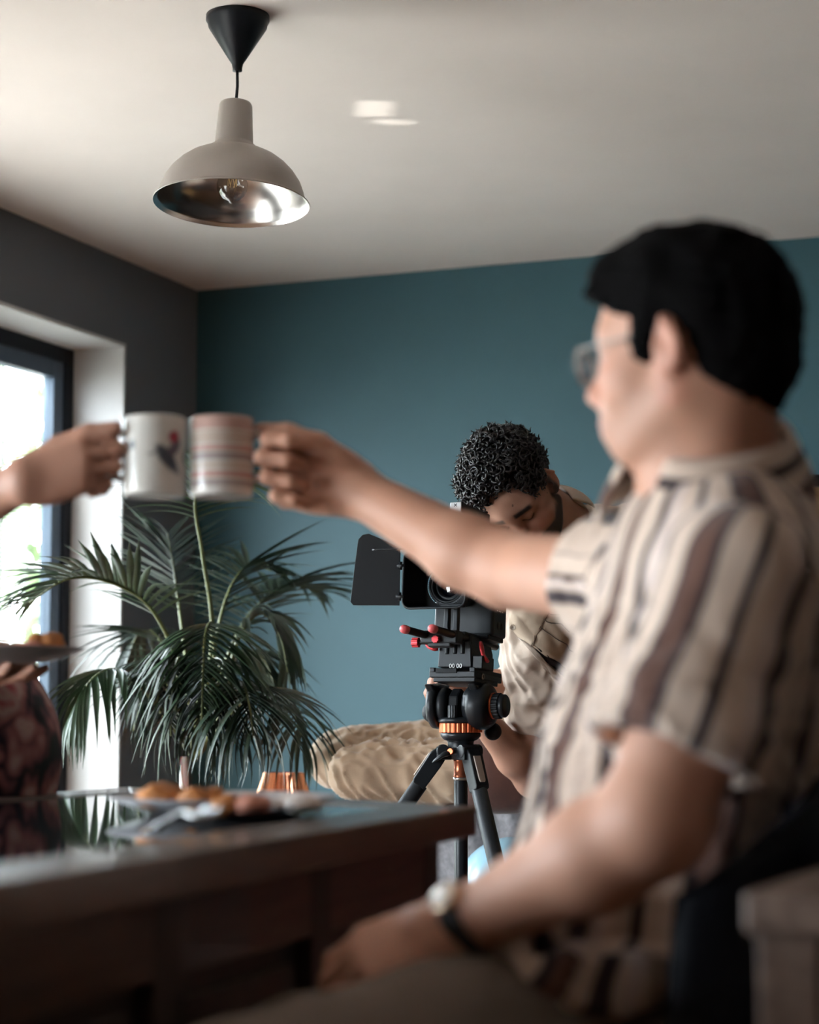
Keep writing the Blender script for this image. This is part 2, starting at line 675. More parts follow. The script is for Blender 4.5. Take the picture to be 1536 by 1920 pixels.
def window(n, y0, y1, leaves, WZ1=WZ1):
    """dark framed patio window set at the outside of the wall"""
    x0, x1 = XL - TH + 0.0, XL - 0.193
    xm, dx = (x0 + x1) / 2, x1 - x0
    f = 0.062
    w = empty('window_%d' % n, (xm, (y0 + y1) / 2, WZ0))
    structure(w)
    Wi = w.matrix_world.inverted()
    T = Matrix.Translation(-Vector(w.location))

    def part(name, mtl, boxes, bev=0.004):
        b = MB()
        for c, s_ in boxes:
            b.box(c, s_, T)
        return b.obj(name, mtl, w, bevel=bev)
    part('window_frame', M_dark_frame, [((xm, y0 + f / 2, (WZ0 + WZ1) / 2), (dx, f, WZ1 - WZ0)), ((xm, y1 - f / 2, (WZ0 + WZ1) / 2), (dx, f, WZ1 - WZ0)),
                                        ((xm, (y0 + y1) / 2, WZ1 - f / 2), (dx, y1 - y0 - 2 * f, f)), ((xm, (y0 + y1) / 2, WZ0 + f / 2), (dx, y1 - y0 - 2 * f, f))])
    yw = (y1 - y0 - 2 * f) / leaves
    for i in range(leaves):
        a, c = y0 + f + i * yw, y0 + f + (i + 1) * yw
        s = 0.058
        sd = 0.045
        sash = part('sash', M_sash if i == leaves - 1 else M_dark_frame, [((xm, a + s / 2, (WZ0 + WZ1) / 2), (sd, s, WZ1 - WZ0 - 2 * f)), ((xm, c - s / 2, (WZ0 + WZ1) / 2), (sd, s, WZ1 - WZ0 - 2 * f)),
                                       ((xm, (a + c) / 2, WZ1 - f - s / 2), (sd, yw - 2 * s, s)), ((xm, (a + c) / 2, WZ0 + f + s / 2), (sd, yw - 2 * s, s))])
        b = MB()
        b.box((xm, (a + c) / 2, (WZ0 + WZ1) / 2), (0.006, yw - 2 * s, WZ1 - WZ0 - 2 * f - 2 * s), T)
        b.obj('pane', M_pane, sash)
        # small handle on the sash
        b = MB()
        b.cyl((xm + 0.02, a + s / 2, 1.05), (xm + 0.05, a + s / 2, 1.05), 0.008, n=10, M=T)
        b.cyl((xm + 0.05, a + s / 2, 1.05), (xm + 0.05, a + s / 2, 0.93), 0.008, n=10, M=T)
        b.obj('handle', M_dark_frame, sash)
    return w


window(1, WY0, WY1, 2)
window(2, VY0, VY1, 2, VZ1)

# slatted blind hung just outside the far patio sash
blind = empty('window_blind', (XL - TH - 0.05, 5.0, WZ1 - 0.02), label='pale slatted blind hanging outside the window, its slats open', cat='blind')
sl = MB().sheet(lambda u, v: ((u - 0.5) * 0.015, (v - 0.5) * 1.28, 0.0016 - 0.0016 * (2 * u - 1) ** 2 - (u - 0.5) * 0.0075), 4, 1).obj('slat', M_slat, blind)
z = -0.05
k = 0
while z > -1.95:
    o = sl if k == 0 else sl.copy()
    if k:
        COL.objects.link(o)
    o.location = (0, 0, z)
    z -= 0.0145
    k += 1
MB().box((0, 0, -0.015), (0.03, 1.3, 0.03)).obj('head_rail', M_slat, blind, bevel=0.004)
MB().box((0, 0, -1.965), (0.024, 1.28, 0.015)).obj('bottom_rail', M_slat, blind, bevel=0.003)
for y in (-0.48, 0.0, 0.47):
    MB().box((0.013, y, -0.99), (0.001, 0.012, 1.94)).obj('ladder_tape', mat('blind_tape', (0.75, 0.75, 0.72), 0.8), blind)

# ------------------------------------------------------------------ outside
M_terr = mat('pale_terrace_stone', (0.55, 0.52, 0.48), 0.85, var=0.15, vscale=2)
structure(MB().box((-14, 6, -0.16), (21.1, 40, 0.1)).obj('terrace_ground', M_terr))
M_leaf_out = mat('garden_leaf', (0.10, 0.16, 0.055), 0.6, var=0.4, vscale=3)
M_bark = mat('bark', (0.10, 0.075, 0.055), 0.9, var=0.3, vscale=14, bump=0.5)


def leaf_cloud(name, blobs, n, size, mtl, parent, seed):
    r = np.random.default_rng(seed)
    w = np.array([b_[3] ** 2 for b_ in blobs])
    pick = r.choice(len(blobs), n, p=w / w.sum())
    c = np.array([b_[:3] for b_ in blobs])[pick]
    rad = np.array([b_[3] for b_ in blobs])[pick]
    d = r.normal(size=(n, 3))
    d /= np.linalg.norm(d, axis=1)[:, None]
    c = c + d * (rad * r.uniform(0.55, 1.0, n) ** 0.6)[:, None]
    a = r.normal(size=(n, 3))
    a /= np.linalg.norm(a, axis=1)[:, None]
    bb = np.cross(a, r.normal(size=(n, 3)))
    bb /= np.linalg.norm(bb, axis=1)[:, None]
    s = size * r.uniform(0.6, 1.3, n)[:, None]
    V = np.stack([c - a * s, c + bb * s * 0.45, c + a * s, c - bb * s * 0.45], 1).reshape(-1, 3)
    Q = np.arange(4 * n).reshape(-1, 4)
    return link(name, fastmesh(name, V, Q, False), mtl, parent)


for i, (x, y, h, rr, lab, seed) in enumerate(((-6.75, 10.2, 3.3, 1.1, 'loose leafy garden tree seen through the blind, close to the terrace edge', 3),
                                              (-12.2, 15.5, 5.2, 1.8, 'tall leafy garden tree behind the nearer tree outside the window', 4),
                                              (-13.5, 5.5, 5.0, 1.8, 'round leafy garden tree standing out of view beyond the patio window', 5))):
    t = empty('garden_tree', (x, y, -0.11), label=lab, cat='tree', group='trees in the garden')
    tr = bez([(0, 0, 0), (0.06, 0.03, h * 0.35), (-0.05, 0.02, h * 0.7)], 10)
    b = MB().tube(tr, [0.09 * (1 - 0.05 * q) * h / 3.3 for q in range(11)], 10)
    rr_ = random.Random(seed)
    blobs = []
    for q in range(9):
        a = q * 2.4
        e = Vector((math.cos(a) * rr * 0.6, math.sin(a) * rr * 0.6, h * (0.45 + 0.5 * q / 9)))
        b.tube([tr[4 + q // 2], (tr[4 + q // 2] + e) / 2 + Vector((0, 0, 0.1)), e], [0.035, 0.025, 0.01], 6)
        blobs.append((e.x, e.y, e.z, rr * rr_.uniform(0.4, 0.62)))
    b.obj('trunk', M_bark, t)
    tag(leaf_cloud('foliage', blobs, 2600, 0.075, M_leaf_out, t, seed), kind='stuff')
hd = empty('garden_hedge', (-9.5, 10, -0.11), label='dense green garden hedge along the far side of the terrace', cat='hedge')
tag(leaf_cloud('foliage', [(q * 0.45 * 0.9 - 2.2, -q * 0.9 + 5, 0.75 + 0.15 * math.sin(q * 1.7), 0.85) for q in range(-3, 14)], 9000, 0.08, M_leaf_out, hd, 9), kind='stuff')
# ------------------------------------------------------------------ pendant lamp
M_black = mat('black_plastic', (0.004, 0.006, 0.010), 0.40, Specular_IOR_Level=0.3)
M_shade = mat('greige_shade_enamel', (0.40, 0.36, 0.325), 0.42, var=0.12, vscale=14, stretch=(1, 1, 0.25))
M_alu = mat('spun_aluminium', (0.42, 0.405, 0.39), 0.20, 1.0, Anisotropic=0.7)
M_brass = mat('warm_brass', (0.75, 0.48, 0.22), 0.3, 1.0)
M_bulb = glass('bulb_glass', (0.80, 0.82, 0.82), 0.0, 1.7)

mp_ = PZ(446, 30, ZC)
lampo = empty('pendant_lamp', mp_, label='greige metal dome pendant lamp hanging on a short black cord from the ceiling', cat='lamp')
TL = Matrix.Translation((0, 0, -0.12)) @ Matrix.Rotation(R_(1.6), 4, FW) @ Matrix.Rotation(R_(-3.6), 4, RT) @ Matrix.Translation((0, 0, 0.12))
MB().lathe([(0.0, 0), (0.069, 0), (0.0695, -0.011), (0.0655, -0.018), (0.064, -0.026), (0.019, -0.098), (0.0125, -0.108), (0.0105, -0.118), (0.0105, -0.124), (0.0, -0.124)], 56).obj('canopy', M_black, lampo)
MB().tube([TL @ Vector((0, 0, -0.12)), TL @ Vector((0.002, 0, -0.16)), TL @ Vector((0, 0, -0.205))], 0.0034, 10).obj('cord', M_black, lampo)
out = [(0.0, -0.196), (0.028, -0.196), (0.0335, -0.1985), (0.036, -0.204), (0.0415, -0.288), (0.043, -0.292), (0.0495, -0.297), (0.052, -0.302), (0.0535, -0.304), (0.075, -0.312), (0.097, -0.323),
       (0.117, -0.338), (0.134, -0.356), (0.147, -0.376), (0.1555, -0.398), (0.160, -0.416), (0.1615, -0.419), (0.1685, -0.4225), (0.1695, -0.4245), (0.1685, -0.426)]
MB().lathe(out, 96, TL).obj('shade', M_shade, lampo)
inn = [(r - 0.0016, z - 0.0012) for r, z in out[8:16]]
MB().lathe([(0.046, -0.305)] + inn + [(0.1605, -0.4205), (0.1675, -0.4245), (0.1685, -0.4262)], 96, TL).obj('reflector', M_alu, lampo)
MB().lathe([(0.0, -0.29), (0.021, -0.29), (0.022, -0.330), (0.0185, -0.335), (0.0, -0.335)], 32, TL).obj('socket', M_black, lampo)
bz = [(r_b, z_b + 0.010) for r_b, z_b in ((0.0135, -0.348), (0.0145, -0.358), (0.022, -0.368), (0.030, -0.379), (0.0335, -0.392), (0.0325, -0.404), (0.027, -0.416), (0.018, -0.4245), (0.007, -0.429), (0.0045, -0.433), (0.0, -0.435))]
bulb = MB().lathe(bz, 40, TL).obj('bulb', M_bulb, lampo)
b = MB()
for q in range(6):
    a = q * PI / 3
    b.tube([TL @ Vector((0.004 * math.cos(a), 0.004 * math.sin(a), -0.340)), TL @ Vector((0.010 * math.cos(a), 0.010 * math.sin(a), -0.362)), TL @ Vector((0.009 * math.cos(a + .5), 0.009 * math.sin(a + .5), -0.386))], 0.0007, 6)
b.obj('filament', M_brass, bulb)

# ------------------------------------------------------------------ cabinet table
M_wt = wood('dark_table_wood', (0.036, 0.018, 0.012), (0.085, 0.043, 0.028), 0.36, 1, 4.0, 14.0, 0.25)
M_wtx = wood('dark_table_wood_across', (0.036, 0.018, 0.012), (0.085, 0.043, 0.028), 0.36, 0, 4.0, 14.0, 0.25)
M_wpan = wood('shaded_panel_wood', (0.014, 0.008, 0.006), (0.034, 0.018, 0.012), 0.45, 2, 4.0, 12.0)  # table wood darkened: low light on the sides is put into the colour
M_tglass = mat('dark_table_glass', (0.008, 0.011, 0.014), 0.04, 0.0, Coat_Weight=0.3)
TZ = 0.765
A_, B_, C_, D_ = Vector((-0.79, 0.78, 0)), Vector((-0.864, 2.432, 0)), Vector((-1.611, 2.841, 0)), Vector((-1.606, 0.78, 0))
table = empty('cabinet_table', (-1.2, 1.75, 0), label='dark wooden cabinet table with panelled sides and an inset dark glass top', cat='table')
TT = Matrix.Translation((1.2, -1.75, 0))


def inset(poly, d):
    n = len(poly)
    out = []
    for i in range(n):
        p, a, c = poly[i], poly[i - 1], poly[(i + 1) % n]
        e0, e1 = (p - a).normalized(), (c - p).normalized()
        n0, n1 = Vector((-e0.y, e0.x, 0)), Vector((-e1.y, e1.x, 0))
        bis = (n0 + n1).normalized()
        out.append(p + bis * (d / max(0.2, bis.dot(n0))))
    return out


top = [A_, B_, C_, D_]          # counter-clockwise seen from above
inn_ = inset(top, 0.10)
for i, nm in enumerate(('front', 'end', 'back', 'near')):
    q = [top[i], top[(i + 1) % 4], inn_[(i + 1) % 4], inn_[i]]
    MB().prism([(p.x, p.y) for p in q], 0.038, TT @ Matrix.Translation((0, 0, TZ - 0.038))).obj('top_rail', M_wt if i % 2 == 0 else M_wtx, table, bevel=0.003)
gl = inset(top, 0.1005)
MB().prism([(p.x, p.y) for p in gl], 0.012, TT @ Matrix.Translation((0, 0, TZ - 0.0135))).obj('glass_top', M_tglass, table, bevel=0.001)
body = inset(top, 0.045)
core = inset(top, 0.065)
MB().prism([(p.x, p.y) for p in core], TZ - 0.038 - 0.06, TT @ Matrix.Translation((0, 0, 0.06))).obj('carcass', M_wpan, table)
MB().prism([(p.x, p.y) for p in inset(top, 0.05)], 0.06, TT).obj('plinth', M_wt, table, bevel=0.004)
for i in range(4):
    p, q = body[i], body[(i + 1) % 4]
    ex = (q - p).normalized()
    nrm = Vector((ex.y, -ex.x, 0))
    L = (q - p).length
    M = TT @ frame(ex, -nrm, UP, p)
    n = max(1, round(L / 0.42))
    sw = 0.058
    h0, h1 = 0.06, TZ - 0.038
    MB().box((L / 2, 0.010, h1 - 0.04), (L, 0.02, 0.08), M).obj('side_rail', M_wt, table, bevel=0.002)
    MB().box((L / 2, 0.010, h0 + 0.04), (L, 0.02, 0.08), M).obj('side_rail', M_wt, table, bevel=0.002)
    xs = [sw / 2 + (L - sw) * j / n for j in range(n + 1)]
    for x in xs:
        MB().box((x, 0.0095, (h0 + h1) / 2), (sw, 0.021, h1 - h0), M).obj('stile', M_wpan, table, bevel=0.002)
    for j in range(n):
        xa, xb = xs[j] + sw / 2, xs[j + 1] - sw / 2
        za, zb = h0 + 0.08, h1 - 0.08
        b = MB()
        b.box(((xa + xb) / 2, 0.019, (za + zb) / 2), (xb - xa, 0.004, zb - za), M)
        b.box(((xa + xb) / 2, 0.014, (za + zb) / 2), (xb - xa - 0.05, 0.010, zb - za - 0.05), M)
        b.obj('side_panel', M_wpan, table, bevel=0.006)

# ------------------------------------------------------------------ plates and food
M_china = mat('glazed_white_china', (0.55, 0.55, 0.55), 0.18)
M_china2 = mat('grey_stoneware', (0.36, 0.35, 0.36), 0.3)
M_silver = mat('polished_steel', (0.75, 0.75, 0.75), 0.18, 1.0)
M_pastry = mat('golden_pastry', (0.52, 0.20, 0.055), 0.6, var=0.45, vscale=55, bump=0.7, bscale=120)
M_pink = mat('pink_ham_slice', (0.55, 0.24, 0.17), 0.5, var=0.3, vscale=60, bump=0.4, bscale=90)
M_cream = mat('white_crumbly_cheese', (0.62, 0.56, 0.52), 0.55, var=0.35, vscale=45, bump=0.5, bscale=90)


def plate(name, loc, r, mtl, label, group=None, tilt=None):
    M = Matrix.Translation(loc) @ (tilt or Matrix.Identity(4))
    prof = [(0, 0.004), (r * 0.58, 0.004), (r * 0.66, 0.007), (r * 0.97, 0.019), (r, 0.0205), (r * 0.995, 0.0185), (r * 0.68, 0.003), (r * 0.6, 0), (0, 0)]
    o = MB().lathe(prof, 72).obj(name, mtl)
    o.matrix_world = M
    return tag(o, label, 'plate', group)


def lump(name, loc, size, mtl, label, cat, seed, rot=0, group=None, M=None):
    """a baked or torn piece of food with an uneven surface"""
    r = np.random.default_rng(seed)
    s = SDF(0.0032)
    for _ in range(5):
        d = r.normal(size=3) * 0.42
        s.ell((d[0] * size[0], d[1] * size[1], size[2] * 0.55 + d[2] * 0.12 * size[2]), (size[0] * r.uniform(.42, .62), size[1] * r.uniform(.42, .62), size[2] * r.uniform(.35, .6)), None, 0.006)
    s.half((0, 0, 0.0008), (0, 0, -1), (-.1, -.1, -.05), (.1, .1, .05), 0.002)
    V, Q = s.mesh(0)
    N = normals(V, Q)
    V = V + N * (wob(V, 150, seed) * 0.0026 + np.abs(wob(V, 330, seed + 1)) * 0.0022)[:, None]
    o = link(name, fastmesh(name, V, Q), mtl)
    o.matrix_world = (M if M is not None else Matrix.Translation(loc)) @ Matrix.Rotation(rot, 4, 'Z')
    return tag(o, label, cat, group)


pc = PZ(417, 1517, TZ + 0.004)
plate('dinner_plate', (pc.x, pc.y, TZ), 0.140, M_china2, 'grey dinner plate of party snacks lying on the dark glass table top')
top_of_plate = TZ + 0.0078


def on_plate(x, y):
    p = PZ(x, y, top_of_plate + 0.003)
    return Vector((p.x, p.y, top_of_plate))


for i, (x, y, sz, mtl, nm, lab, cat, rot) in enumerate((
        (318, 1512, (.040, .030, .030), M_pastry, 'pastry_piece', 'large browned pastry piece at the left end of the plate on the table', 'pastry', 0.3),
        (405, 1512, (.026, .022, .024), M_pastry, 'pastry_piece', 'small round golden pastry in the middle of the plate on the table', 'pastry', 1.0),
        (446, 1520, (.026, .024, .018), M_pastry, 'pastry_piece', 'flat orange pastry beside the pink slice on the table plate', 'pastry', 0.5),
        (482, 1520, (.030, .026, .017), M_pink, 'ham_slice', 'pinkish folded ham slice near the right of the plate on the table', 'food', 1.4),
        (542, 1515, (.038, .034, .014), M_cream, 'cheese_piece', 'whitish crumbly cheese piece at the right end of the table plate', 'food', 0.8))):
    lump(nm, on_plate(x, y), sz, mtl, lab, cat, 20 + i, rot)

b = MB()
f0, f1 = PZ(283, 1562, TZ + 0.004), PZ(345, 1528, TZ + 0.026)
d = (f1 - f0)
pth = [f0, f0 + d * 0.35 + Vector((0, 0, .002)), f0 + d * 0.8 + Vector((0, 0, .004)), f0 + d * 1.05 + Vector((0, 0, .003)), f0 + d * 1.3 - Vector((0, 0, .004)), f0 + d * 1.5 - Vector((0, 0, .010))]
fork = empty('fork', f0, label='silver fork leaning over the near rim of the plate on the table', cat='fork')
b.tube([p - f0 for p in pth], [0.0085, 0.007, 0.0035, 0.003, 0.009, 0.010], 10, flat=0.28)
b.obj('handle', M_silver, fork)
b = MB()
e = pth[-1] - f0
sd = d.cross(UP).normalized()
for q in (-1.5, -.5, .5, 1.5):
    b.tube([e + sd * q * 0.0048 - d * 0.05, e + sd * q * 0.0048 + d.normalized() * 0.02, e + sd * q * 0.0045 + d.normalized() * 0.04 + Vector((0, 0, 0.003))], [0.002, 0.0018, 0.0008], 6)
b.obj('tines', M_silver, fork)

# ------------------------------------------------------------------ two mugs clinking in the air
MUG_D = 2.42
MR, MH = 0.0388, 0.098
mugprof = [(0, 0.002), (MR * 0.80, 0.002), (MR * 0.93, 0.0005), (MR * 0.975, 0.004), (MR, 0.010)] + [(MR, 0.010 + 0.082 * i / 40) for i in range(1, 41)] + \
          [(MR * 0.995, 0.0955), (MR * 0.972, 0.098), (MR * 0.94, 0.0965), (MR * 0.925, 0.092), (MR * 0.92, 0.012), (MR * 0.86, 0.0065), (0, 0.006)]
w_, pk, gy, tn = (0.62, 0.59, 0.56), (0.48, 0.27, 0.22), (0.30, 0.235, 0.225), (0.48, 0.36, 0.28)
zs = [(0.0, w_), (0.115, w_)]
for z0, z1, c in ((0.12, 0.185, gy), (0.22, 0.30, pk), (0.345, 0.395, tn), (0.44, 0.525, gy), (0.55, 0.625, pk), (0.665, 0.725, tn), (0.745, 0.79, tn), (0.82, 0.905, pk)):
    zs += [(z0 - 0.006, w_), (z0 + 0.006, tuple(0.8 * q + 0.2 * w for q, w in zip(c, w_))), (z1 - 0.006, c), (z1 + 0.006, w_)]
zs = sorted(zs, key=lambda t: t[0])
zs = zs[:32]
M_mugs = mat_stripe('striped_mug_glaze', zs, 0.10, 0)
M_mugs.node_tree.nodes['Principled BSDF'].inputs['Sheen Weight'].default_value = 0
M_mugw = mat_attr('printed_mug_glaze', 0.10)
M_hand = mat('white_mug_handle', (0.60, 0.575, 0.55), 0.10)


def mug(name, cpx, d, side, label, printed):
    c = P(cpx[0], cpx[1], d) - Vector((0, 0, MH / 2))
    e = empty(name, c, label=label, cat='mug', group='mugs held up in a toast')
    n = 144
    o = MB().lathe(mugprof, n).obj('body', M_mugw if printed else M_mugs, e)
    me = o.data
    co = np.empty(len(me.vertices) * 3, np.float32)
    me.vertices.foreach_get('co', co)
    co = co.reshape(-1, 3)
    rr = np.hypot(co[:, 0], co[:, 1])
    if printed:
        vw = -FW
        ang = (np.arctan2(co[:, 1], co[:, 0]) - math.atan2(vw.y, vw.x) + PI) % (2 * PI) - PI      # 0 faces the photographer, + to the right
        s_, z = ang * MR, co[:, 2]
        t = np.tile(np.array([[0.62, 0.60, 0.56]]), (len(co), 1))

        def dab(cx, cz, rx, rz, rot, col):
            dx, dz = s_ - cx, z - cz
            u, v = dx * math.cos(rot) + dz * math.sin(rot), -dx * math.sin(rot) + dz * math.cos(rot)
            m = (1 - sst(np.sqrt((u / rx) ** 2 + (v / rz) ** 2), 0.7, 1.05)) * (rr > MR * 0.96)
            t[:] = t * (1 - m[:, None]) + np.array(col) * m[:, None]
        dab(-0.0255, 0.061, 0.0055, 0.0065, 0.2, (0.06, 0.075, 0.09))
        dab(0.021, 0.044, 0.024, 0.0095, -0.85, (0.055, 0.065, 0.085))
        dab(0.031, 0.058, 0.015, 0.008, 0.95, (0.12, 0.10, 0.13))
        dab(0.030, 0.071, 0.0095, 0.0085, 0.5, (0.30, 0.03, 0.05))
        dab(0.004, 0.050, 0.012, 0.0016, 0.25, (0.22, 0.22, 0.22))
        dab(0.034, 0.030, 0.008, 0.003, -0.8, (0.10, 0.11, 0.13))
        dab(0.060, 0.050, 0.016, 0.012, 0.4, (0.10, 0.16, 0.08))
        attr(me, 'tint', t)
    else:
        zz = np.where(rr > MR * 0.97, co[:, 2] / MH, 0.0)
        attr(me, 'stripe', np.clip(zz, 0, 1))
    dv = (RT * side * 0.97 - FW * 0.06).normalized()
    prof = [dv * (MR - 0.001) + UP * 0.078, dv * (MR + 0.012) + UP * 0.0805, dv * (MR + 0.024) + UP * 0.072, dv * (MR + 0.028) + UP * 0.056, dv * (MR + 0.025) + UP * 0.038, dv * (MR + 0.014) + UP * 0.026, dv * (MR - 0.001) + UP * 0.022]
    MB().tube(bez(prof, 24), 0.0058, 12, flat=0.75).obj('handle', M_hand, e)
    return e


mug('striped_mug', (416, 859), MUG_D, 1, 'white mug with pink and grey stripes held by the seated man', False)
mug('printed_mug', (290, 858), MUG_D, -1, 'white mug with a dark and red print held from the left', True)
# ------------------------------------------------------------------ bodies
SKIN_L = np.array((0.50, 0.275, 0.195))


def mcols(M):
    return [[M[i][j] for j in range(3)] for i in range(3)]


def head_field(s, H, sc=1.0, fem=False):
    """head in its own frame H: x to the face, y to the head's left, z to the crown; about 0.235 m tall"""
    R3 = mcols(H)
    unit = 1.0 / Vector((H[0][0], H[1][0], H[2][0])).length

    def p(x, y, z):
        return H @ Vector((x * sc, y * sc, z * sc))

    def E(c, r, k=0.012, op=1, R=None):
        Rm = R3 if R is None else mcols(H.to_3x3() @ R)
        s.ell(p(*c), tuple(q * sc for q in r), Rm, k, op)

    def Cn(a, b, ra, rb, k=0.012, op=1):
        s.cone(p(*a), p(*b), ra * sc, rb * sc, k, op)
    E((-.012, 0, .036), (.098, .075, .087))
    E((.030, 0, .000), (.060, .063, .092), .03)
    E((.030, 0, -.058), (.050, .054, .050), .03)
    Cn((-.005, .055, -.055), (.058, .024, -.094), .015, .014, .025)
    Cn((-.005, -.055, -.055), (.058, -.024, -.094), .015, .014, .025)
    E((.072, 0, -.096), (.018, .022, .016), .022)
    Cn((.084, .012, .024), (.070, .046, .022), .010, .009, .018)
    Cn((.084, -.012, .024), (.070, -.046, .022), .010, .009, .018)
    for y in (1, -1):
        E((.056, y * .040, -.028), (.024, .022, .022), .028)
        E((.096, y * .031, .000), (.017, .017, .011), .014, -1)
        E((.0725, y * .031, .000), (.0135, .0135, .0128), .003)
        E((.076, y * .031, .006), (.0125, .0165, .0065), .004)
    Cn((.086, 0, .018), (.104, 0, -.026), .0075, .0105, .014)
    E((.109, 0, -.032), (.0125, .0115, .0105), .010)
    for y in (1, -1):
        E((.098, y * .0125, -.037), (.012, .0075, .0075), .006)
        E((.101, y * .0065, -.043), (.006, .0035, .004), .004, -1)
    E((.082, 0, -.066), (.020, .030, .024), .022)
    for y in (1, -1):
        Cn((.101, 0, -.0625), (.087, y * .023, -.067), .0065, .003, .006)
        Cn((.098, 0, -.0745), (.086, y * .021, -.069), .0075, .003, .006)
        Cn((.109, 0, -.0685), (.090, y * .024, -.068), .0014, .0012, .003, -1)
    for y in (1, -1):
        Re = Matrix.Rotation(-y * 0.35, 3, 'Z') @ Matrix.Rotation(0.18, 3, 'Y')
        E((-.010, y * .078, -.002), (.018, .0075, .031), .005, 1, Re)
        E((-.003, y * .073, -.020), (.012, .008, .018), .006, 1, Re)
        E((-.006, y * .0865, .000), (.0095, .006, .019), .004, -1, Re)
        Cn((-.006, y * .0845, .021), (-.022, y * .0885, .002), .004, .0035, .004)
        E((.0045, y * .080, -.006), (.004, .004, .006), .004, 1)
    return p


def head_tint(V, H, base, lip=(0.42, 0.17, 0.14), brow=(0.03, 0.02, 0.016), beard=0.0, sc=1.0, beard_col=(0.03, 0.022, 0.018)):
    """own colours of the skin: lips, eyebrows, eyes, stubble"""
    Hi = np.array(H.inverted())
    L = (np.c_[V, np.ones(len(V))] @ Hi.T)[:, :3] / sc
    x, y, z = L.T
    ay = np.abs(y)
    T = np.tile(np.asarray(base, float), (len(V), 1))

    def mix(m, c):
        T[:] = T * (1 - m[:, None]) + np.asarray(c) * m[:, None]
    inh = (np.abs(x) < .14) & (ay < .11) & (z > -.13) & (z < .14)
    mix(0.25 * sst(x, .03, .09) * inh * band(z, -.06, .01, .02), (0.56, 0.20, 0.14))          # flush of cheeks and nose
    mix(0.35 * inh * (ay > .07) * band(x, -.04, .02, .01), (0.55, 0.20, 0.14))                  # ears
    if beard:
        low = sst(-z, .035, .055) * sst(x, -.015, .012) + band(x, -.012, .014, .008) * band(z, -.06, .02, .012)
        mou = sst(-z, .048, .056) * (x > .06)
        mix(np.clip(low, 0, 1) * inh * (z > -.118) * beard * np.where(x > .05, np.clip(mou + (ay > .03) * sst(-z, .035, .06), 0, 1), 1), beard_col)
    mix(band(z, -.0795, -.0575, .004) * (x > .084) * (ay < .024) * inh, lip)
    mix(band(z + 0.10 * (ay - .035), .016, .031, .004) * band(ay, .009, .053, .006) * (x > .055) * inh, brow)
    eye = (x > .062) * ((ay - .031) ** 2 / .0115 ** 2 + (z + .0005) ** 2 / .0045 ** 2 < 1) * inh
    mix(eye * 1.0, (0.6, 0.56, 0.53))
    mix((x > .062) * ((ay - .031) ** 2 + (z + .0005) ** 2 < .0048 ** 2) * inh * 1.0, (0.05, 0.03, 0.02))
    return T, L


def curl(base, x, z, lens, ang, ra, rb, yaw=0.0, y=None):
    """finger path: starts at base along x, each joint bends towards -z"""
    pts = [Vector(base)]
    d = Vector(x)
    a = 0.0
    rad = [ra]
    for i, (L, an) in enumerate(zip(lens, ang)):
        a += R_(an)
        dr = (Vector(x) * math.cos(a) - Vector(z) * math.sin(a))
        if y is not None:
            dr = (dr + Vector(y) * yaw).normalized()
        pts.append(pts[-1] + dr * L)
        rad.append(ra + (rb - ra) * (i + 1) / len(lens))
    return pts, rad


def hand_field(s, wr, x, y, z, bends, thumb, sc=1.0, spread=(0.06, 0.02, -0.02, -0.07), wrist_r=0.027, nails=None):
    """hand: wr wrist point, x to the knuckles, y to the thumb side, z out of the back of the hand"""
    wr, x, y, z = (Vector(q) for q in (wr, x, y, z))

    def p(a, b, c):
        return wr + (x * a + y * b + z * c) * sc
    ys = (.030, .010, -.010, -.028)
    kx = (.088, .092, .087, .078)
    kz = (.000, .004, .003, -.003)
    for yy, xx, zz in zip(ys, kx, kz):
        s.cone(p(0.0, yy * .55, -.002), p(xx, yy, zz), .0165 * sc, .0122 * sc, .014, 1)
    s.ell(p(.045, .0, -.006), (.042 * sc, .036 * sc, .014 * sc), mcols(frame(x, y, z)), .012)
    s.ell(p(.032, .026, -.016), (.030 * sc, .016 * sc, .015 * sc), mcols(frame(x, y, z)), .012)
    s.ell(p(.034, -.026, -.012), (.032 * sc, .012 * sc, .014 * sc), mcols(frame(x, y, z)), .012)
    lens = ((.043, .026, .021), (.047, .030, .022), (.043, .028, .021), (.034, .021, .019))
    rr = (.0092, .0095, .0090, .0080)
    tips = []
    for f in range(4):
        pts, rad = curl(p(kx[f], ys[f], kz[f]), x, z, [q * sc for q in lens[f]], bends[f], rr[f] * sc * 1.08, rr[f] * sc * .80, spread[f], y)
        s.chain(pts, rad, .0035)
        for j in (1, 2):
            s.ell(pts[j], rad[j] * 1.06, None, .004)
        tips.append(pts[-1])
    pts = [p(*q) for q in thumb]
    rt_ = [q * sc for q in (.0165, .0135, .0115, .0088)][:len(pts)]
    s.chain(pts, rt_, .007)
    return tips


def body_obj(s, name, parent, mtl, origin, base, H=None, sc=1.0, smooth=1, post=None, **kw):
    V, Q = s.mesh(smooth)
    if H is not None:
        T, L = head_tint(V, H, base, sc=sc, **kw)
    else:
        T = np.tile(np.asarray(base, float), (len(V), 1))
    if post:
        T = post(V, T)
    T = T * (1 + 0.06 * wob(V, 60, 1.0))[:, None]
    me = fastmesh(name, V - np.array(origin), Q)
    attr(me, 'tint', np.clip(T, 0, 1))
    return link(name, me, mtl, parent), V, Q


def cloth_obj(s, name, parent, mtl, origin, smooth=1, disp=None, stripe=None, tint=None):
    V, Q = s.mesh(smooth)
    V0 = V.copy()
    if disp is not None:
        N = normals(V, Q)
        V = V + N * disp(V, N)[:, None]
    me = fastmesh(name, V - np.array(origin), Q)
    if stripe is not None:
        attr(me, 'stripe', stripe(V0))
    if tint is not None:
        attr(me, 'tint', tint(V0))
    return link(name, me, mtl, parent)


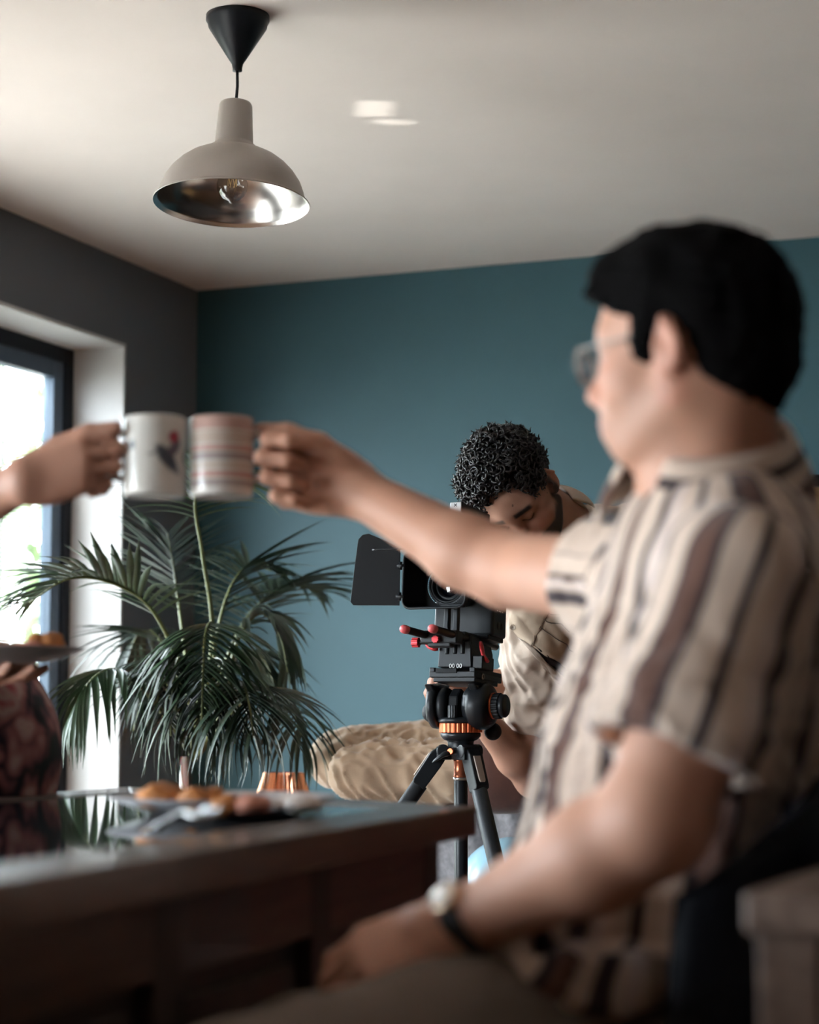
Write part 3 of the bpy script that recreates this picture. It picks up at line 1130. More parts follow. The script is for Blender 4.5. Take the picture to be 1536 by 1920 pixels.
def along(V, a, b):
    """(fraction along a-b, vector from axis) for numpy points"""
    a, b = np.array(a), np.array(b)
    d = b - a
    t = ((V - a) @ d) / (d @ d)
    q = V - a - t[:, None] * d
    return t, q


def folds(V, a, b, n, amp, skew=0.0, ref=None, sharp=2.0):
    """ring creases around a limb axis a-b"""
    t, q = along(V, a, b)
    ax = (np.array(b) - np.array(a))
    ax = ax / np.linalg.norm(ax)
    u = np.cross(ax, np.array(ref if ref is not None else (0.31, 0.2, 0.93)))
    u /= np.linalg.norm(u)
    an = np.arctan2(q @ np.cross(ax, u), q @ u)
    ph = t * n * 2 * PI + skew * np.sin(an + 0.6) + 1.4 * np.sin(2 * an + t * 5)
    return amp * (np.abs(np.sin(ph * 0.5)) ** (1 / sharp) - 0.6)


def crease(V, ax, along_f, across_f, amp, seed=0.0):
    """sharp-topped cloth folds that run along axis ax"""
    ax = np.array(Vector(ax).normalized())
    l = V @ ax
    q = V - l[:, None] * ax
    p = q * across_f + (l * along_f)[:, None] * ax
    n = wob(p, 1.0, seed)
    return amp * (0.55 - 1.6 * np.abs(n) ** 0.8)


M_skin = mat_attr('skin', 0.58, 0.12, 350, Subsurface_Weight=0.12, Subsurface_Radius=(0.012, 0.005, 0.003))
# ------------------------------------------------------------------ seated man with the striped shirt, near the camera
MO = Vector((-0.42, 1.75, 0))
man = empty('person', MO, label='seated man in glasses and a cream shirt with brown stripes, stretching out a mug', cat='person')
kM = 0.95


def PM(x, y, d):
    return P(x, y, d * kM)


# head frame: facing left and a little away, chin slightly down
yaw_ = R_(31)
fx = (-RT * math.cos(yaw_) + FW * math.sin(yaw_))
pit_ = R_(4)
hx = (fx * math.cos(pit_) - UP * math.sin(pit_)).normalized()
hz = (UP * math.cos(pit_) + fx * math.sin(pit_)).normalized()
hy = hz.cross(hx)
HM = frame(hx, hy, hz, PM(1292, 660, 1.97))
hsc = 0.90
sk = SDF(0.0036)
hp = head_field(sk, HM, hsc)
nb = PM(1330, 930, 1.98)
sk.cone(hp(-.030, 0, -.050), nb, .056, .062, .03, 1)
sk.cone(hp(.0, 0, -.075), nb + (PM(1190, 930, 1.96) - nb) * 0.25, .036, .05, .015, 1)
shL, elL, wrL = PM(1388, 1092, 1.80), PM(1228, 1538, 1.74), PM(872, 1728, 1.84)
shR, elR, wrR = PM(1245, 1102, 2.13), P(955, 1068, 2.31), P(668, 919, 2.43)
pel = PM(1200, 1830, 2.02)
sk.ell(nb + (pel - nb) * .45 + RT * .02, (.07, .09, .20), None, .03)
sk.cone(nb, nb + (pel - nb) * .3, .055, .06, .02)
sk.cone(nb - (nb - pel).normalized() * .06, shL, .045, .048, .03)
sk.cone(nb - (nb - pel).normalized() * .06, shR, .045, .048, .03)
sk.cone(shL, elL, .056, .046, .02)
mL = elL + (wrL - elL) * 0.3 - UP * 0.004
sk.chain([elL, mL, wrL], [.045, .046, .027], .02)
sk.cone(shR, elR, .050, .0435, .02)
mR = elR + (wrR - elR) * 0.28 - UP * 0.006
sk.chain([elR, mR, wrR], [.0435, .0425, .0280], .02)
# mug hand: palm towards the photographer, thumb on top
xh = (-RT * 0.97 + UP * 0.17 - FW * 0.04).normalized()
zh = (FW * 0.97 - RT * 0.12).normalized()
yh = zh.cross(xh).normalized()
zh = xh.cross(yh)
wrH = P(664, 914, 2.435)
sk.cone(wrR, wrH + xh * 0.02, .0285, .028, .02)
bR = ((62, 95, 62), (66, 98, 60), (70, 98, 58), (74, 96, 55))
hand_field(sk, wrH, xh, yh, zh, bR, ((.012, .022, -.014), (.050, .040, -.024), (.088, .047, -.022), (.120, .046, -.014)), 1.04)
# resting hand on the thigh, back of the hand up
xl = (PM(690, 1800, 1.86) - wrL).normalized()
zl = (UP * 0.75 - FW * 0.62)
zl = (zl - xl * zl.dot(xl)).normalized()
yl = (FW - xl * FW.dot(xl) - zl * FW.dot(zl)).normalized()
sk.cone(wrL, wrL + xl * 0.03, .027, .027, .02)
bL = ((22, 30, 20), (26, 32, 20), (30, 34, 22), (34, 34, 22))
hand_field(sk, wrL + xl * 0.012, xl, yl, zl, bL, ((.012, .022, -.010), (.045, .046, -.020), (.074, .056, -.026), (.098, .058, -.030)), 0.98)
_, bV, bQ = body_obj(sk, 'body', man, M_skin, MO, (0.49, 0.252, 0.170), HM, hsc, brow=(0.05, 0.033, 0.025), beard=0.18, beard_col=(0.16, 0.10, 0.08))

# hair: short at the sides, longer and brushed forward on top
sh = SDF(0.004)


def hq(x, y, z):
    return HM @ Vector((x * hsc, y * hsc, z * hsc))


R3 = mcols(HM)
for c, r, k in (((-.016, 0, .040), (.108, .084, .094), .02), ((.022, 0, .088), (.074, .064, .038), .03), ((.066, .0, .078), (.034, .052, .026), .02), ((-.060, 0, -.01), (.055, .068, .075), .03)):
    sh.ell(hq(*c), tuple(q * hsc for q in r), R3, k)
r_ = random.Random(4)
for q in range(26):        # tufts over the forehead
    y = r_.uniform(-.05, .05)
    a = hq(.066 + r_.uniform(-.02, .010), y, .078 + r_.uniform(-.012, .02))
    b_ = hq(.098 + r_.uniform(-.006, .010) - abs(y) * .25, y + r_.uniform(-.012, .012), .050 + r_.uniform(-.016, .028))
    sh.cone(a, b_, .012, .004, .008)
for q in range(40):        # tousled crown
    a = r_.uniform(0, 6.28)
    rr = r_.uniform(.0, .07)
    c = (-.015 + rr * math.cos(a), rr * .8 * math.sin(a), .120 - rr * rr * 5)
    sh.cone(hq(*c), hq(c[0] + r_.uniform(.0, .035), c[1] + r_.uniform(-.015, .015), c[2] + r_.uniform(.0, .012)), .012, .004, .008)
for y in (1, -1):
    sh.ell(hq(.014, y * .072, .004), tuple(q * hsc for q in (.020, .009, .034)), R3, .008)
sh.ell(hq(.100, 0, -.034), tuple(q * hsc for q in (.062, .12, .104)), R3, .01, -1)        # the face
for y in (1, -1):
    sh.ell(hq(.036, y * .085, -.075), tuple(q * hsc for q in (.055, .045, .060)), R3, .01, -1)   # cheek and jaw
    sh.ell(hq(-.012, y * .088, -.030), tuple(q * hsc for q in (.030, .030, .050)), R3, .008, -1)   # around the ear
    sh.ell(hq(-.030, y * .085, -.085), tuple(q * hsc for q in (.045, .045, .045)), R3, .01, -1)
sh.half(hq(-.07, 0, -.078), tuple(-hz * 1.0 - hx * 0.15), hq(-.07, 0, -.05) - Vector((.2, .2, .2)), hq(-.07, 0, -.05) + Vector((.2, .2, .2)), .008)


def hair_disp(V, N):
    L = (V - np.array(HM.translation)) @ np.array(mcols(HM))
    st = np.c_[L[:, 0] * 0.35, L[:, 1], L[:, 2]]
    return 0.0022 * wob(st, 260, .3) + 0.003 * wob(V, 70, .7)


M_hair = mat('dark_brown_hair', (0.0022, 0.0018, 0.002), 0.9, Specular_IOR_Level=0.06, var=0.4, vscale=120, bump=0.6, bscale=220, stretch=(0.5, 1, 1))
cloth_obj(sh, 'hair', man, M_hair, MO, 1, hair_disp)

# glasses
M_rim = mat('thin_gold_grey_rim', (0.26, 0.24, 0.22), 0.4, 0.8)
M_lens = glass('spectacle_lens', (0.92, 0.95, 0.96), 0.0, 1.6)
b, bls = MB(), []
for y in (1, -1):
    bl_ = MB()
    bls.append(bl_)
    ring = []
    for q in range(32):
        a = 2 * PI * q / 32
        ring.append(hq(.109 - .010 * abs(math.cos(a)) * 0.4, y * .033 + .0225 * math.cos(a), -.003 + .0195 * math.sin(a)) - MO)
    b.tube(ring, 0.0013, 8, closed=True)
    c = hq(.108, y * .033, -.003) - MO
    bl_.add([c] + ring, [(0, 1 + q, 1 + (q + 1) % 32) for q in range(32)], True)
    b.tube([hq(.104, y * .055, .004) - MO, hq(.090, y * .072, .007) - MO, hq(.02, y * .077, .010) - MO, hq(-.006, y * .079, .012) - MO, hq(-.022, y * .079, -.004) - MO], 0.0012, 8)
b.tube([hq(.108, .011, .003) - MO, hq(.112, 0, .006) - MO, hq(.108, -.011, .003) - MO], 0.0012, 8)
gls = b.obj('eyeglasses', M_rim, man)
for bl_ in bls:
    bl_.obj('lens', M_lens, gls)

# ---- shirt
side = (shR - shL).normalized()
upb = (nb - pel).normalized()
fwd = side.cross(upb).normalized()
if fwd.dot(RT) > 0:
    fwd = -fwd
side = (upb.cross(fwd)).normalized() if upb.cross(fwd).dot(FW) > 0 else -(upb.cross(fwd)).normalized()
RB = mcols(frame(fwd, side, upb))
ss = SDF(0.0055)
chest = nb + (pel - nb) * 0.26
belly = nb + (pel - nb) * 0.62
hipc = nb + (pel - nb) * 0.92
ss.ell(chest - fwd * .028, (.112, .172, .165), RB, .05)
ss.ell(belly - fwd * .006, (.135, .165, .20), RB, .06)
ss.ell(hipc + fwd * .01, (.135, .165, .13), RB, .05)
ss.ell(PM(1095, 1770, 1.87), (.105, .085, .075), RB, .05)
ss.cone(nb - upb * .046, shL - upb * .005, .060, .060, .05)
ss.cone(nb - upb * .046, shR - upb * .005, .060, .060, .05)
slL = shL + (elL - shL) * 0.70
ss.cone(shL, slL, .066, .082, .03)
slR = shR + (elR - shR) * 0.34
ss.cone(shR, slR, .064, .072, .03)
# cuffs are open tubes: hollow the last centimetres, then cut them square
dL, dR = (elL - shL).normalized(), (elR - shR).normalized()
cutL, cutR = slL + dL * .012, slR + dR * .012
hollowL, hollowR = slL - dL * .075, slR - dR * .055
BIG = Vector((.12, .12, .12))
ss.half(cutL, dL, cutL + dL * .06 - BIG * .9, cutL + dL * .06 + BIG * .9, .004)
ss.half(cutR, dR, cutR + dR * .05 - BIG * .75, cutR + dR * .05 + BIG * .75, .004)
ss.cone(hollowL, cutL + dL * .05, .052, .073, .006, -1)
ss.cone(hollowR, cutR + dR * .05, .047, .063, .006, -1)


def shirt_disp(V, N):
    d = 0.0035 * wob(V, 26, .2) + 0.0022 * wob(V, 55, .9)
    tb, qb = along(V, nb, pel)
    low = sst(tb, .35, .9)
    d = d + low * 0.009 * np.sin(qb @ np.array(side) * 95 + 3.0 * tb + 2 * np.sin(qb @ np.array(side) * 31)) * sst(-(qb @ np.array(side)) * 0 + tb, .5, 1.0)
    dl = np.linalg.norm(V - np.array(shL + (pel - nb) * .15), axis=1)
    d = d + 0.006 * np.exp(-(dl / .12) ** 2) * np.sin(dl * 110)
    d = d + folds(V, shR, elR, 3.2, 0.006, .8) * np.exp(-(np.linalg.norm(V - np.array(shR + dR * .04), axis=1) / .10) ** 2)
    d = d + crease(V, upb + fwd * .25, 9, 60, .0045, .7) * sst(tb, .2, .6) + crease(V, upb * .6 + fwd, 16, 95, .004, .2) * sst(tb, .1, .3)
    return d


# stripe colours: cream with brown bands, dark plum edges, pale lilac near the front
cr, crd, br, dk, li = (0.60, 0.47, 0.385), (0.53, 0.41, 0.33), (0.105, 0.045, 0.030), (0.030, 0.018, 0.022), (0.56, 0.47, 0.47)
PER = 0.172
one = [(0.00, cr), (0.115, crd), (0.130, dk), (0.155, dk), (0.165, br), (0.285, br), (0.295, dk), (0.33, dk), (0.345, crd), (0.50, cr), (0.515, dk), (0.56, dk), (0.575, crd), (0.70, cr), (0.72, li), (0.78, crd), (0.80, dk), (0.875, dk), (0.89, crd), (1.0, cr)]
M_shirt = mat_stripe('brown_striped_cotton', one, 0.9, 0.2, 420)
axL = np.array(dL)
f3, s3, u3 = np.array(fwd), np.array(side), np.array(upb)


def shirt_stripe(V):
    tb, qb = along(V, nb, pel)
    xf, ys = qb @ f3, qb @ s3
    an = np.arctan2(ys, xf)
    body = an * 0.145
    # near sleeve: stripes run down the sleeve, spaced round the arm
    tl, ql = along(V, shL, slL)
    rL = np.linalg.norm(ql, axis=1)
    toc = np.array(-FW + RT * 0.10)
    ref = toc - axL * (toc @ axL)
    ref /= np.linalg.norm(ref)
    oth = np.cross(axL, ref)
    aL = np.arctan2(ql @ oth, ql @ ref)
    # sign so that the angle grows to the back of the arm
    if oth @ np.array(RT) < 0:
        aL = -aL
    slv = aL * 0.076 + PER * 0.23 + 0.060
    wL = sst(-(V - np.array(shL)) @ np.array(FW), -0.050, -0.035) * (rL < .125) * (tl > -.35)
    tr, qr = along(V, shR, slR)
    wR = (np.linalg.norm(qr, axis=1) < .085) * sst(tr, .25, .4)
    aR = np.arctan2(qr @ np.array(UP), qr @ np.array(FW)) * 0.040 + PER * 0.44
    u = np.where(wL > .5, slv, np.where(wR > .5, aR, body + PER * 0.62))
    # plain yoke over the shoulders
    return (u / PER) % 1.0


cloth_obj(ss, 'shirt', man, M_shirt, MO, 1, shirt_disp, shirt_stripe)

# hem frill hanging below the shirt over the thigh
b = MB()
hc = hipc - upb * 0.055


def hem(u, v):
    a = 2 * PI * u
    rad_f, rad_s = .140 + .020 * v, .170 + .016 * v
    w = 0.012 * v * math.sin(9 * a + 1.3 * math.sin(3 * a))
    q = hc + fwd * ((rad_f + w) * math.cos(a)) + side * ((rad_s + w) * math.sin(a)) - upb * (0.085 * v + 0.008 * v * math.sin(4 * a))
    return q - MO


b.sheet(hem, 120, 8, wrap=True)
o = b.obj('shirt_hem', M_shirt, man, solid=0.002)
us = np.array([(2 * PI * (i % 120) / 120) for j in range(9) for i in range(120)])
us = np.where(us > PI, us - 2 * PI, us)
attr(o.data, 'stripe', ((us * 0.145 + PER * 0.62) / PER) % 1.0)

# collar: a stand with a folded leaf
cdn = (PM(1430, 800, 2.0) - PM(1225, 935, 1.96))
ca = (hp(-.03, 0, -.05) - nb).normalized()
back = (PM(1440, 800, 2.0) - PM(1200, 930, 1.96))
back = (back - ca * back.dot(ca)).normalized()
lat = ca.cross(back).normalized()
cc = PM(1325, 864, 1.98) + ca * .006
b = MB()


def collar(u, v):
    a = -2.75 + 5.5 * u
    cb = math.cos(a)
    r = .069 - .011 * (1 - cb) * .5
    if v < 0.4:
        t = v / 0.4
        rr, h = r + .004 * (1 - t), -.020 + .052 * t
    else:
        t = (v - 0.4) / 0.6
        rr, h = r + .005 + .036 * math.sin(t * 1.4), .032 - .078 * t - .010 * t * (1 - cb)
    h += 0.012 * cb - .012
    return cc + back * (rr * cb * 1.02) + lat * (rr * math.sin(a) * 1.05) + ca * h - MO


b.sheet(collar, 72, 20)
o = b.obj('collar', mat_stripe('collar_stripe', [(0, crd), (.40, cr), (.50, cr), (.515, dk), (.565, dk), (.58, crd), (.66, cr), (.68, dk), (.71, br), (.80, br), (.83, dk), (.85, crd), (1.0, cr)], 0.9, .2, 420), man, solid=0.003)
attr(o.data, 'stripe', np.repeat(np.linspace(0, 1, 21), 73))

# ---- trousers
M_khaki = mat('khaki_twill', (0.135, 0.105, 0.084), 0.9, var=0.1, vscale=20, bump=0.3, bscale=600)
st = SDF(0.006)
hpL, knL = PM(1215, 1925, 1.92), PM(420, 2075, 1.70)
hpR, knR = PM(1190, 1915, 2.14), PM(560, 1990, 2.02)
st.ell(pel - upb * .05, (.13, .165, .11), RB, .04)
st.chain([hpL, hpL + (knL - hpL) * .5 + UP * .006, knL], [.088, .083, .064], .03)
st.chain([hpR, knR], [.085, .062], .03)
for kn, fy in ((knL, .0), (knR, .03)):
    ft = Vector((kn.x - .01 - fy * 1.0, kn.y + .02, .09))
    ft = Vector((max(ft.x, -0.735), ft.y, .09))
    st.chain([kn, (kn + ft) / 2 + RT * .02, ft], [.062, .056, .045], .03)


def tr_disp(V, N):
    return 0.003 * wob(V, 24, .4) + folds(V, hpL, knL, 4, 0.0035, 1.2) * np.exp(-(np.linalg.norm(V - np.array(hpL), axis=1) / .2) ** 2)


cloth_obj(st, 'trousers', man, M_khaki, MO, 2, tr_disp)
M_shoe = mat('dark_shoe_leather', (0.02, 0.016, 0.014), 0.5)
for kn, fy in ((knL, 0), (knR, .03)):
    b = MB()
    ft = Vector((max(kn.x - .01 - fy, -0.735), kn.y + .02, .0)) - MO
    b.ball(ft + Vector((-.0, 0, .045)), (.11, .045, .045), 12)
    b.box(ft + Vector((0, 0, .009)), (.21, .08, .018))
    b.obj('shoe', M_shoe, man)

# ---- watch on the resting wrist
M_band = mat('black_watch_strap', (0.008, 0.008, 0.010), 0.5)
wc = wrL - (wrL - elL).normalized() * 0.006
wx = (wrL - elL).normalized()
wz = (zl - wx * zl.dot(wx)).normalized()
wy = wz.cross(wx)
ring = [wc + wz * (.0305 * math.cos(2 * PI * q / 40)) + wy * (.0315 * math.sin(2 * PI * q / 40)) - MO for q in range(40)]
b = MB().tube(ring, 0.0095, 10, flat=0.22, closed=True)
# keep the strap flat on the wrist: wide along the arm
b = MB().sheet(lambda u, v: wc + wx * ((v - .5) * .021) + wz * (.0315 * math.cos(2 * PI * u)) + wy * (.0325 * math.sin(2 * PI * u)) - MO, 48, 2, wrap=True)
watch = b.obj('watch_strap', M_band, man, solid=0.0035)
Mw = frame(wx, wy, wz, wc + wz * .0315 - MO)
MB().lathe([(0, 0), (.0150, 0), (.0160, .002), (.0160, .005), (.0145, .0065), (.0, .0065)], 40, Mw).obj('watch_case', mat('rose_gold_watch', (0.78, 0.55, 0.38), 0.22, 1.0), watch)
MB().lathe([(0, .0066), (.0135, .0066), (.0135, .0068), (0, .0068)], 40, Mw).obj('watch_face', mat('pale_watch_face', (0.75, 0.68, 0.60), 0.25), watch)
# ------------------------------------------------------------------ video camera on its tripod
M_bk = mat('black_anodised_metal', (0.009, 0.011, 0.014), 0.38, 0.0, bump=0.05, bscale=900, Specular_IOR_Level=0.32)
M_bk2 = mat('satin_black_metal', (0.017, 0.020, 0.024), 0.42, 0.12, Specular_IOR_Level=0.35)
M_rub = mat('black_rubber', (0.008, 0.009, 0.011), 0.6, Specular_IOR_Level=0.25)
M_org = mat('orange_anodised_ring', (0.62, 0.13, 0.045), 0.32, 0.55)
M_cop = mat('copper_collar', (0.40, 0.12, 0.06), 0.3, 0.8)
M_red = mat('red_anodised', (0.58, 0.035, 0.045), 0.32, 0.4)
M_redcap = mat('pink_red_cap', (0.72, 0.12, 0.13), 0.4)
M_lock = mat('warm_grey_lock_plate', (0.34, 0.27, 0.235), 0.38, 0.2)
M_stl = mat('brushed_steel', (0.6, 0.6, 0.6), 0.3, 1.0)
M_wtxt = mat('white_lettering', (0.75, 0.76, 0.76), 0.6)
M_lensg = mat('dark_lens_glass', (0.006, 0.006, 0.010), 0.03, 0.0, Coat_Weight=1.0)

ca_ = R_(25)
Sx = (RT * math.cos(ca_) - FW * math.sin(ca_)).normalized()
Bk = (FW * math.cos(ca_) + RT * math.sin(ca_)).normalized()


def letters(name, text, size, M, mtl, parent, ext=0.0003):
    c = bpy.data.curves.new(name, 'FONT')
    c.body = text
    c.size = size
    c.extrude = ext
    c.align_x = 'CENTER'
    c.materials.append(mtl)
    tmp = bpy.data.objects.new(name, c)
    me = bpy.data.meshes.new_from_object(tmp)
    bpy.data.objects.remove(tmp)
    bpy.data.curves.remove(c)
    o = link(name, me, None, parent)
    o.matrix_local = M
    return o


ap = P(864, 1400, 4.0)
TZ0 = ap.z
tri = empty('tripod', M=frame(Sx, Bk, UP, (ap.x, ap.y, 0)), label='black tripod with orange collar rings standing behind the table corner', cat='tripod')


def z4(py):
    return TZ0 + (1400 - py) / 925.0


MB().cyl((0, 0, z4(1462)), (0, 0, z4(1765)), 0.0138, n=28).obj('centre_column', M_bk, tri, bevel=0.001)
MB().lathe([(0, z4(1457)), (.0150, z4(1457)), (.0152, z4(1453)), (.0140, z4(1452)), (.0140, z4(1428)), (.0152, z4(1427)), (.0152, z4(1424)), (0, z4(1424))], 36).obj('copper_collar', M_cop, tri)
MB().lathe([(0, z4(1462)), (.0155, z4(1462)), (.0160, z4(1457)), (0, z4(1457))], 36).obj('collar_ring', M_stl, tri)
b = MB().lathe([(0, z4(1424)), (.022, z4(1424)), (.031, z4(1416)), (.031, z4(1406)), (.026, z4(1402)), (.0265, z4(1390)), (.030, z4(1389)), (0, z4(1389))], 40)
LEGS = ((180, 35), (-60, 24), (58, 25))
for az, be in LEGS:
    dv = RT * math.cos(R_(az)) + FW * math.sin(R_(az))
    dl = Vector((dv.dot(Sx), dv.dot(Bk), 0))
    sd = UP.cross(dl)
    M = frame(dl, sd, UP)
    b.box((.034, .0185, z4(1412)), (.030, .007, .026), M)
    b.box((.034, -.0185, z4(1412)), (.030, .007, .026), M)
b.obj('crown', M_bk, tri, bevel=0.002)
for az, be in LEGS:
    dv = RT * math.cos(R_(az)) + FW * math.sin(R_(az))
    dl = Vector((dv.dot(Sx), dv.dot(Bk), 0))
    ax = (dl * math.sin(R_(be)) - UP * math.cos(R_(be))).normalized()
    nx = (dl * math.cos(R_(be)) + UP * math.sin(R_(be))).normalized()      # outward face of the leg
    sd = ax.cross(nx)
    top_ = dl * 0.036 + UP * z4(1408)
    M = frame(nx, sd, ax, top_)
    Lg = top_.z / math.cos(R_(be))
    b = MB()
    b.cyl((0, -.0235, 0), (0, .0235, 0), .0135, n=24, M=M)
    out_ = [(-.013, -.004), (.011, -.006), (.0195, .016), (.0175, .080), (.0145, .086), (-.0125, .086), (-.0145, .03)]
    b.prism([(x, z) for x, z in out_], .031, M @ Matrix(((1, 0, 0, 0), (0, 0, -1, .0155), (0, 1, 0, 0), (0, 0, 0, 1))))
    leg = b.obj('leg', M_bk, tri, bevel=0.0025)
    b = MB()
    b.prism([(-.0085, .018), (.0085, .018), (.0072, .070), (.0052, .074), (-.0052, .074), (-.0072, .070)], .004, M @ Matrix(((0, 0, 1, .0175), (1, 0, 0, 0), (0, 1, 0, 0), (0, 0, 0, 1))))
    b.obj('lock_plate', M_lock, leg, bevel=0.0015)
    MB().tube([M @ Vector((0, 0, .080)), M @ Vector((0, 0, .32))], 0.0155, 24, flat=1.05).obj('upper_tube', M_bk2, leg, bevel=0.0015)
    b = MB()
    b.cyl((0, 0, .300), (0, 0, .338), .0185, n=24, M=M)
    b.box((.019, 0, .318), (.008, .018, .032), M)
    b.obj('clamp', M_bk, leg, bevel=0.002)
    MB().cyl((0, 0, .33), (0, 0, Lg - .02), .0118, n=20, M=M).obj('lower_tube', M_bk2, leg)
    MB().ball(M @ Vector((0, 0, Lg - .016)), .0155, 10).obj('rubber_foot', M_rub, leg)
# small black locking lever at the front of the crown
b = MB()
q0 = Vector((-.012, -.034, z4(1412)))
b.tube(bez([q0, q0 + Vector((-.006, -.010, -.002)), q0 + Vector((-.020, -.014, -.012)), q0 + Vector((-.030, -.010, -.018))], 10), [.008, .0085, .008, .0075, .007, .0062, .0055, .005, .0045, .004, .003], 12, flat=.7)
b.obj('crown_lever', M_bk, tri)
MB().cyl((-.006, -.030, z4(1408)), (-.006, -.040, z4(1408)), .0065, n=18).obj('lever_button', M_org, tri, bevel=.001)

# levelling plate, orange ring, fluid head
MB().lathe([(0, z4(1390)), (.024, z4(1390)), (.034, z4(1387)), (.0405, z4(1381)), (.0410, z4(1375)), (.0385, z4(1373.5)), (0, z4(1373.5))], 48).obj('levelling_disc', M_bk, tri)
prof = []
b = MB()
n = 96
zb, zt = z4(1373.5), z4(1356)
rad = [(.0437 if (k % 4) != 3 else .0415) for k in range(n)]
vs = [(rad[k] * math.cos(2 * PI * k / n), rad[k] * math.sin(2 * PI * k / n), z) for z in (zb, zt) for k in range(n)]
fs = [(k, (k + 1) % n, n + (k + 1) % n, n + k) for k in range(n)] + [tuple(reversed(range(n))), tuple(range(n, 2 * n))]
b.add(vs, fs)
b.obj('orange_ring', M_org, tri, bevel=0.0006, seg=1)
zc = z4(1324)
b = MB().lathe([(0, z4(1356)), (.042, z4(1356)), (.047, z4(1353)), (.047, z4(1349)), (.042, z4(1345)), (0, z4(1343))], 48)
b.obj('head_base', M_bk, tri)
RX = Matrix(((0, 0, 1, 0), (0, 1, 0, 0), (-1, 0, 0, zc), (0, 0, 0, 1)))        # turns lathe z into +x


def xl(prof, name, mtl, par=tri, n=48, **kw):
    return MB().lathe(prof, n, Matrix.Translation((0, 0, 0)) @ RX).obj(name, mtl, par, **kw)


xl([(0, -.062), (.038, -.062), (.046, -.057), (.047, -.048), (.043, -.041), (0, -.041)], 'left_drum', M_bk)
xl([(0, -.041), (.037, -.041), (.038, -.030), (.033, -.022), (0, -.020)], 'inner_disc', M_bk2)
xl([(0, .014), (.034, .016), (.040, .022), (.041, .026), (.047, .030), (.0485, .040), (.0475, .058), (.040, .068), (.028, .071), (0, .071)], 'right_drum', M_bk)
xl([(0, .071), (.0265, .071), (.0265, .0755), (0, .0755)], 'orange_washer', M_org)
b = MB()
n = 80
rr_ = [(.0262 if (k // 2) % 2 else .0248) for k in range(n)]
b.add([(x, rr_[k] * math.cos(2 * PI * k / n), zc + rr_[k] * math.sin(2 * PI * k / n)) for x in (.0755, .089) for k in range(n)], [(k, (k + 1) % n, n + (k + 1) % n, n + k) for k in range(n)] + [tuple(range(n)), tuple(range(n, 2 * n))])
kn_ = b.obj('drag_knob', M_rub, tri, bevel=.0005, seg=1)
xl([(0, .089), (.0235, .089), (.0235, .098), (.0205, .101), (0, .101)], 'knob_cap', M_bk, kn_)
# arms that carry the plate
for sx in (-1, 1):
    x0 = -.062 if sx < 0 else .034
    out_ = [(-.036, zc - .030), (.036, zc - .030), (.040, zc), (.034, zc + .030), (.050, z4(1283)), (-.050, z4(1283)), (-.034, zc + .030), (-.040, zc)]
    MB().prism(out_, .020, Matrix(((0, 0, 1, x0), (1, 0, 0, 0), (0, 1, 0, 0), (0, 0, 0, 1)))).obj('yoke_arm', M_bk, tri, bevel=.005, seg=3)
MB().prism([(-.03, zc - .034), (.03, zc - .034), (.03, zc + .02), (.0, zc + .036), (-.022, zc + .02)], .022, Matrix(((0, 0, 1, -.018), (1, 0, 0, 0), (0, 1, 0, 0), (0, 0, 0, 1)))).obj('tilt_block', M_rub, tri, bevel=.004)
b = MB()
n = 48
rr_ = [(.0098 if (k // 2) % 2 else .0088) for k in range(n)]
kc = Vector((.000, -.040, 0))
b.add([(kc.x + rr_[k] * math.cos(2 * PI * k / n), kc.y + rr_[k] * math.sin(2 * PI * k / n), z) for z in (z4(1346), z4(1323)) for k in range(n)], [(k, (k + 1) % n, n + (k + 1) % n, n + k) for k in range(n)] + [tuple(reversed(range(n))), tuple(range(n, 2 * n))])
b.obj('pan_lock_knob', M_bk2, tri, bevel=.0005, seg=1)
MB().ball((-.072, .02, z4(1336)), .0215, 14).obj('ball_knob', M_rub, tri)
MB().ball((.052, .045, z4(1372)), .0180, 14).obj('ball_knob', M_rub, tri)
MB().cyl((-.058, .0, z4(1300)), (-.073, .0, z4(1300)), .0085, n=20).obj('side_knob', M_rub, tri, bevel=.001)
# pan bar running back to the operator's hand
MB().cyl((-.010, .05, z4(1330)), (-.03, .30, z4(1318)), .0075, n=16).obj('pan_bar', M_bk2, tri)

PIT = Matrix.Rotation(R_(-4.7), 4, 'X')
PL = Matrix.Translation((.010, .004, z4(1271))) @ PIT
b = MB()
b.box((0, 0, 0), (.100, .142, .012), PL)
b.box((-.044, 0, .009), (.012, .142, .010), PL)
b.box((.044, 0, .009), (.012, .142, .010), PL)
b.box((0, 0, -.009), (.092, .12, .010), PL)
plt_ = b.obj('head_plate', M_bk2, tri, bevel=.0018)
b = MB().box((-.012, -.066, .007), (.046, .014, .010), PL)
b.obj('plate_insert', M_rub, plt_, bevel=.001)
Ms = PL @ Matrix(((0, 0, 1, .0495), (1, 0, 0, -.030), (0, 1, 0, -.001), (0, 0, 0, 1)))
MB().lathe([(.0035, .0022), (.0062, .0022), (.0066, 0), (.003, 0), (.0035, .0022)], 24, Ms).obj('plate_screw', M_stl, plt_)

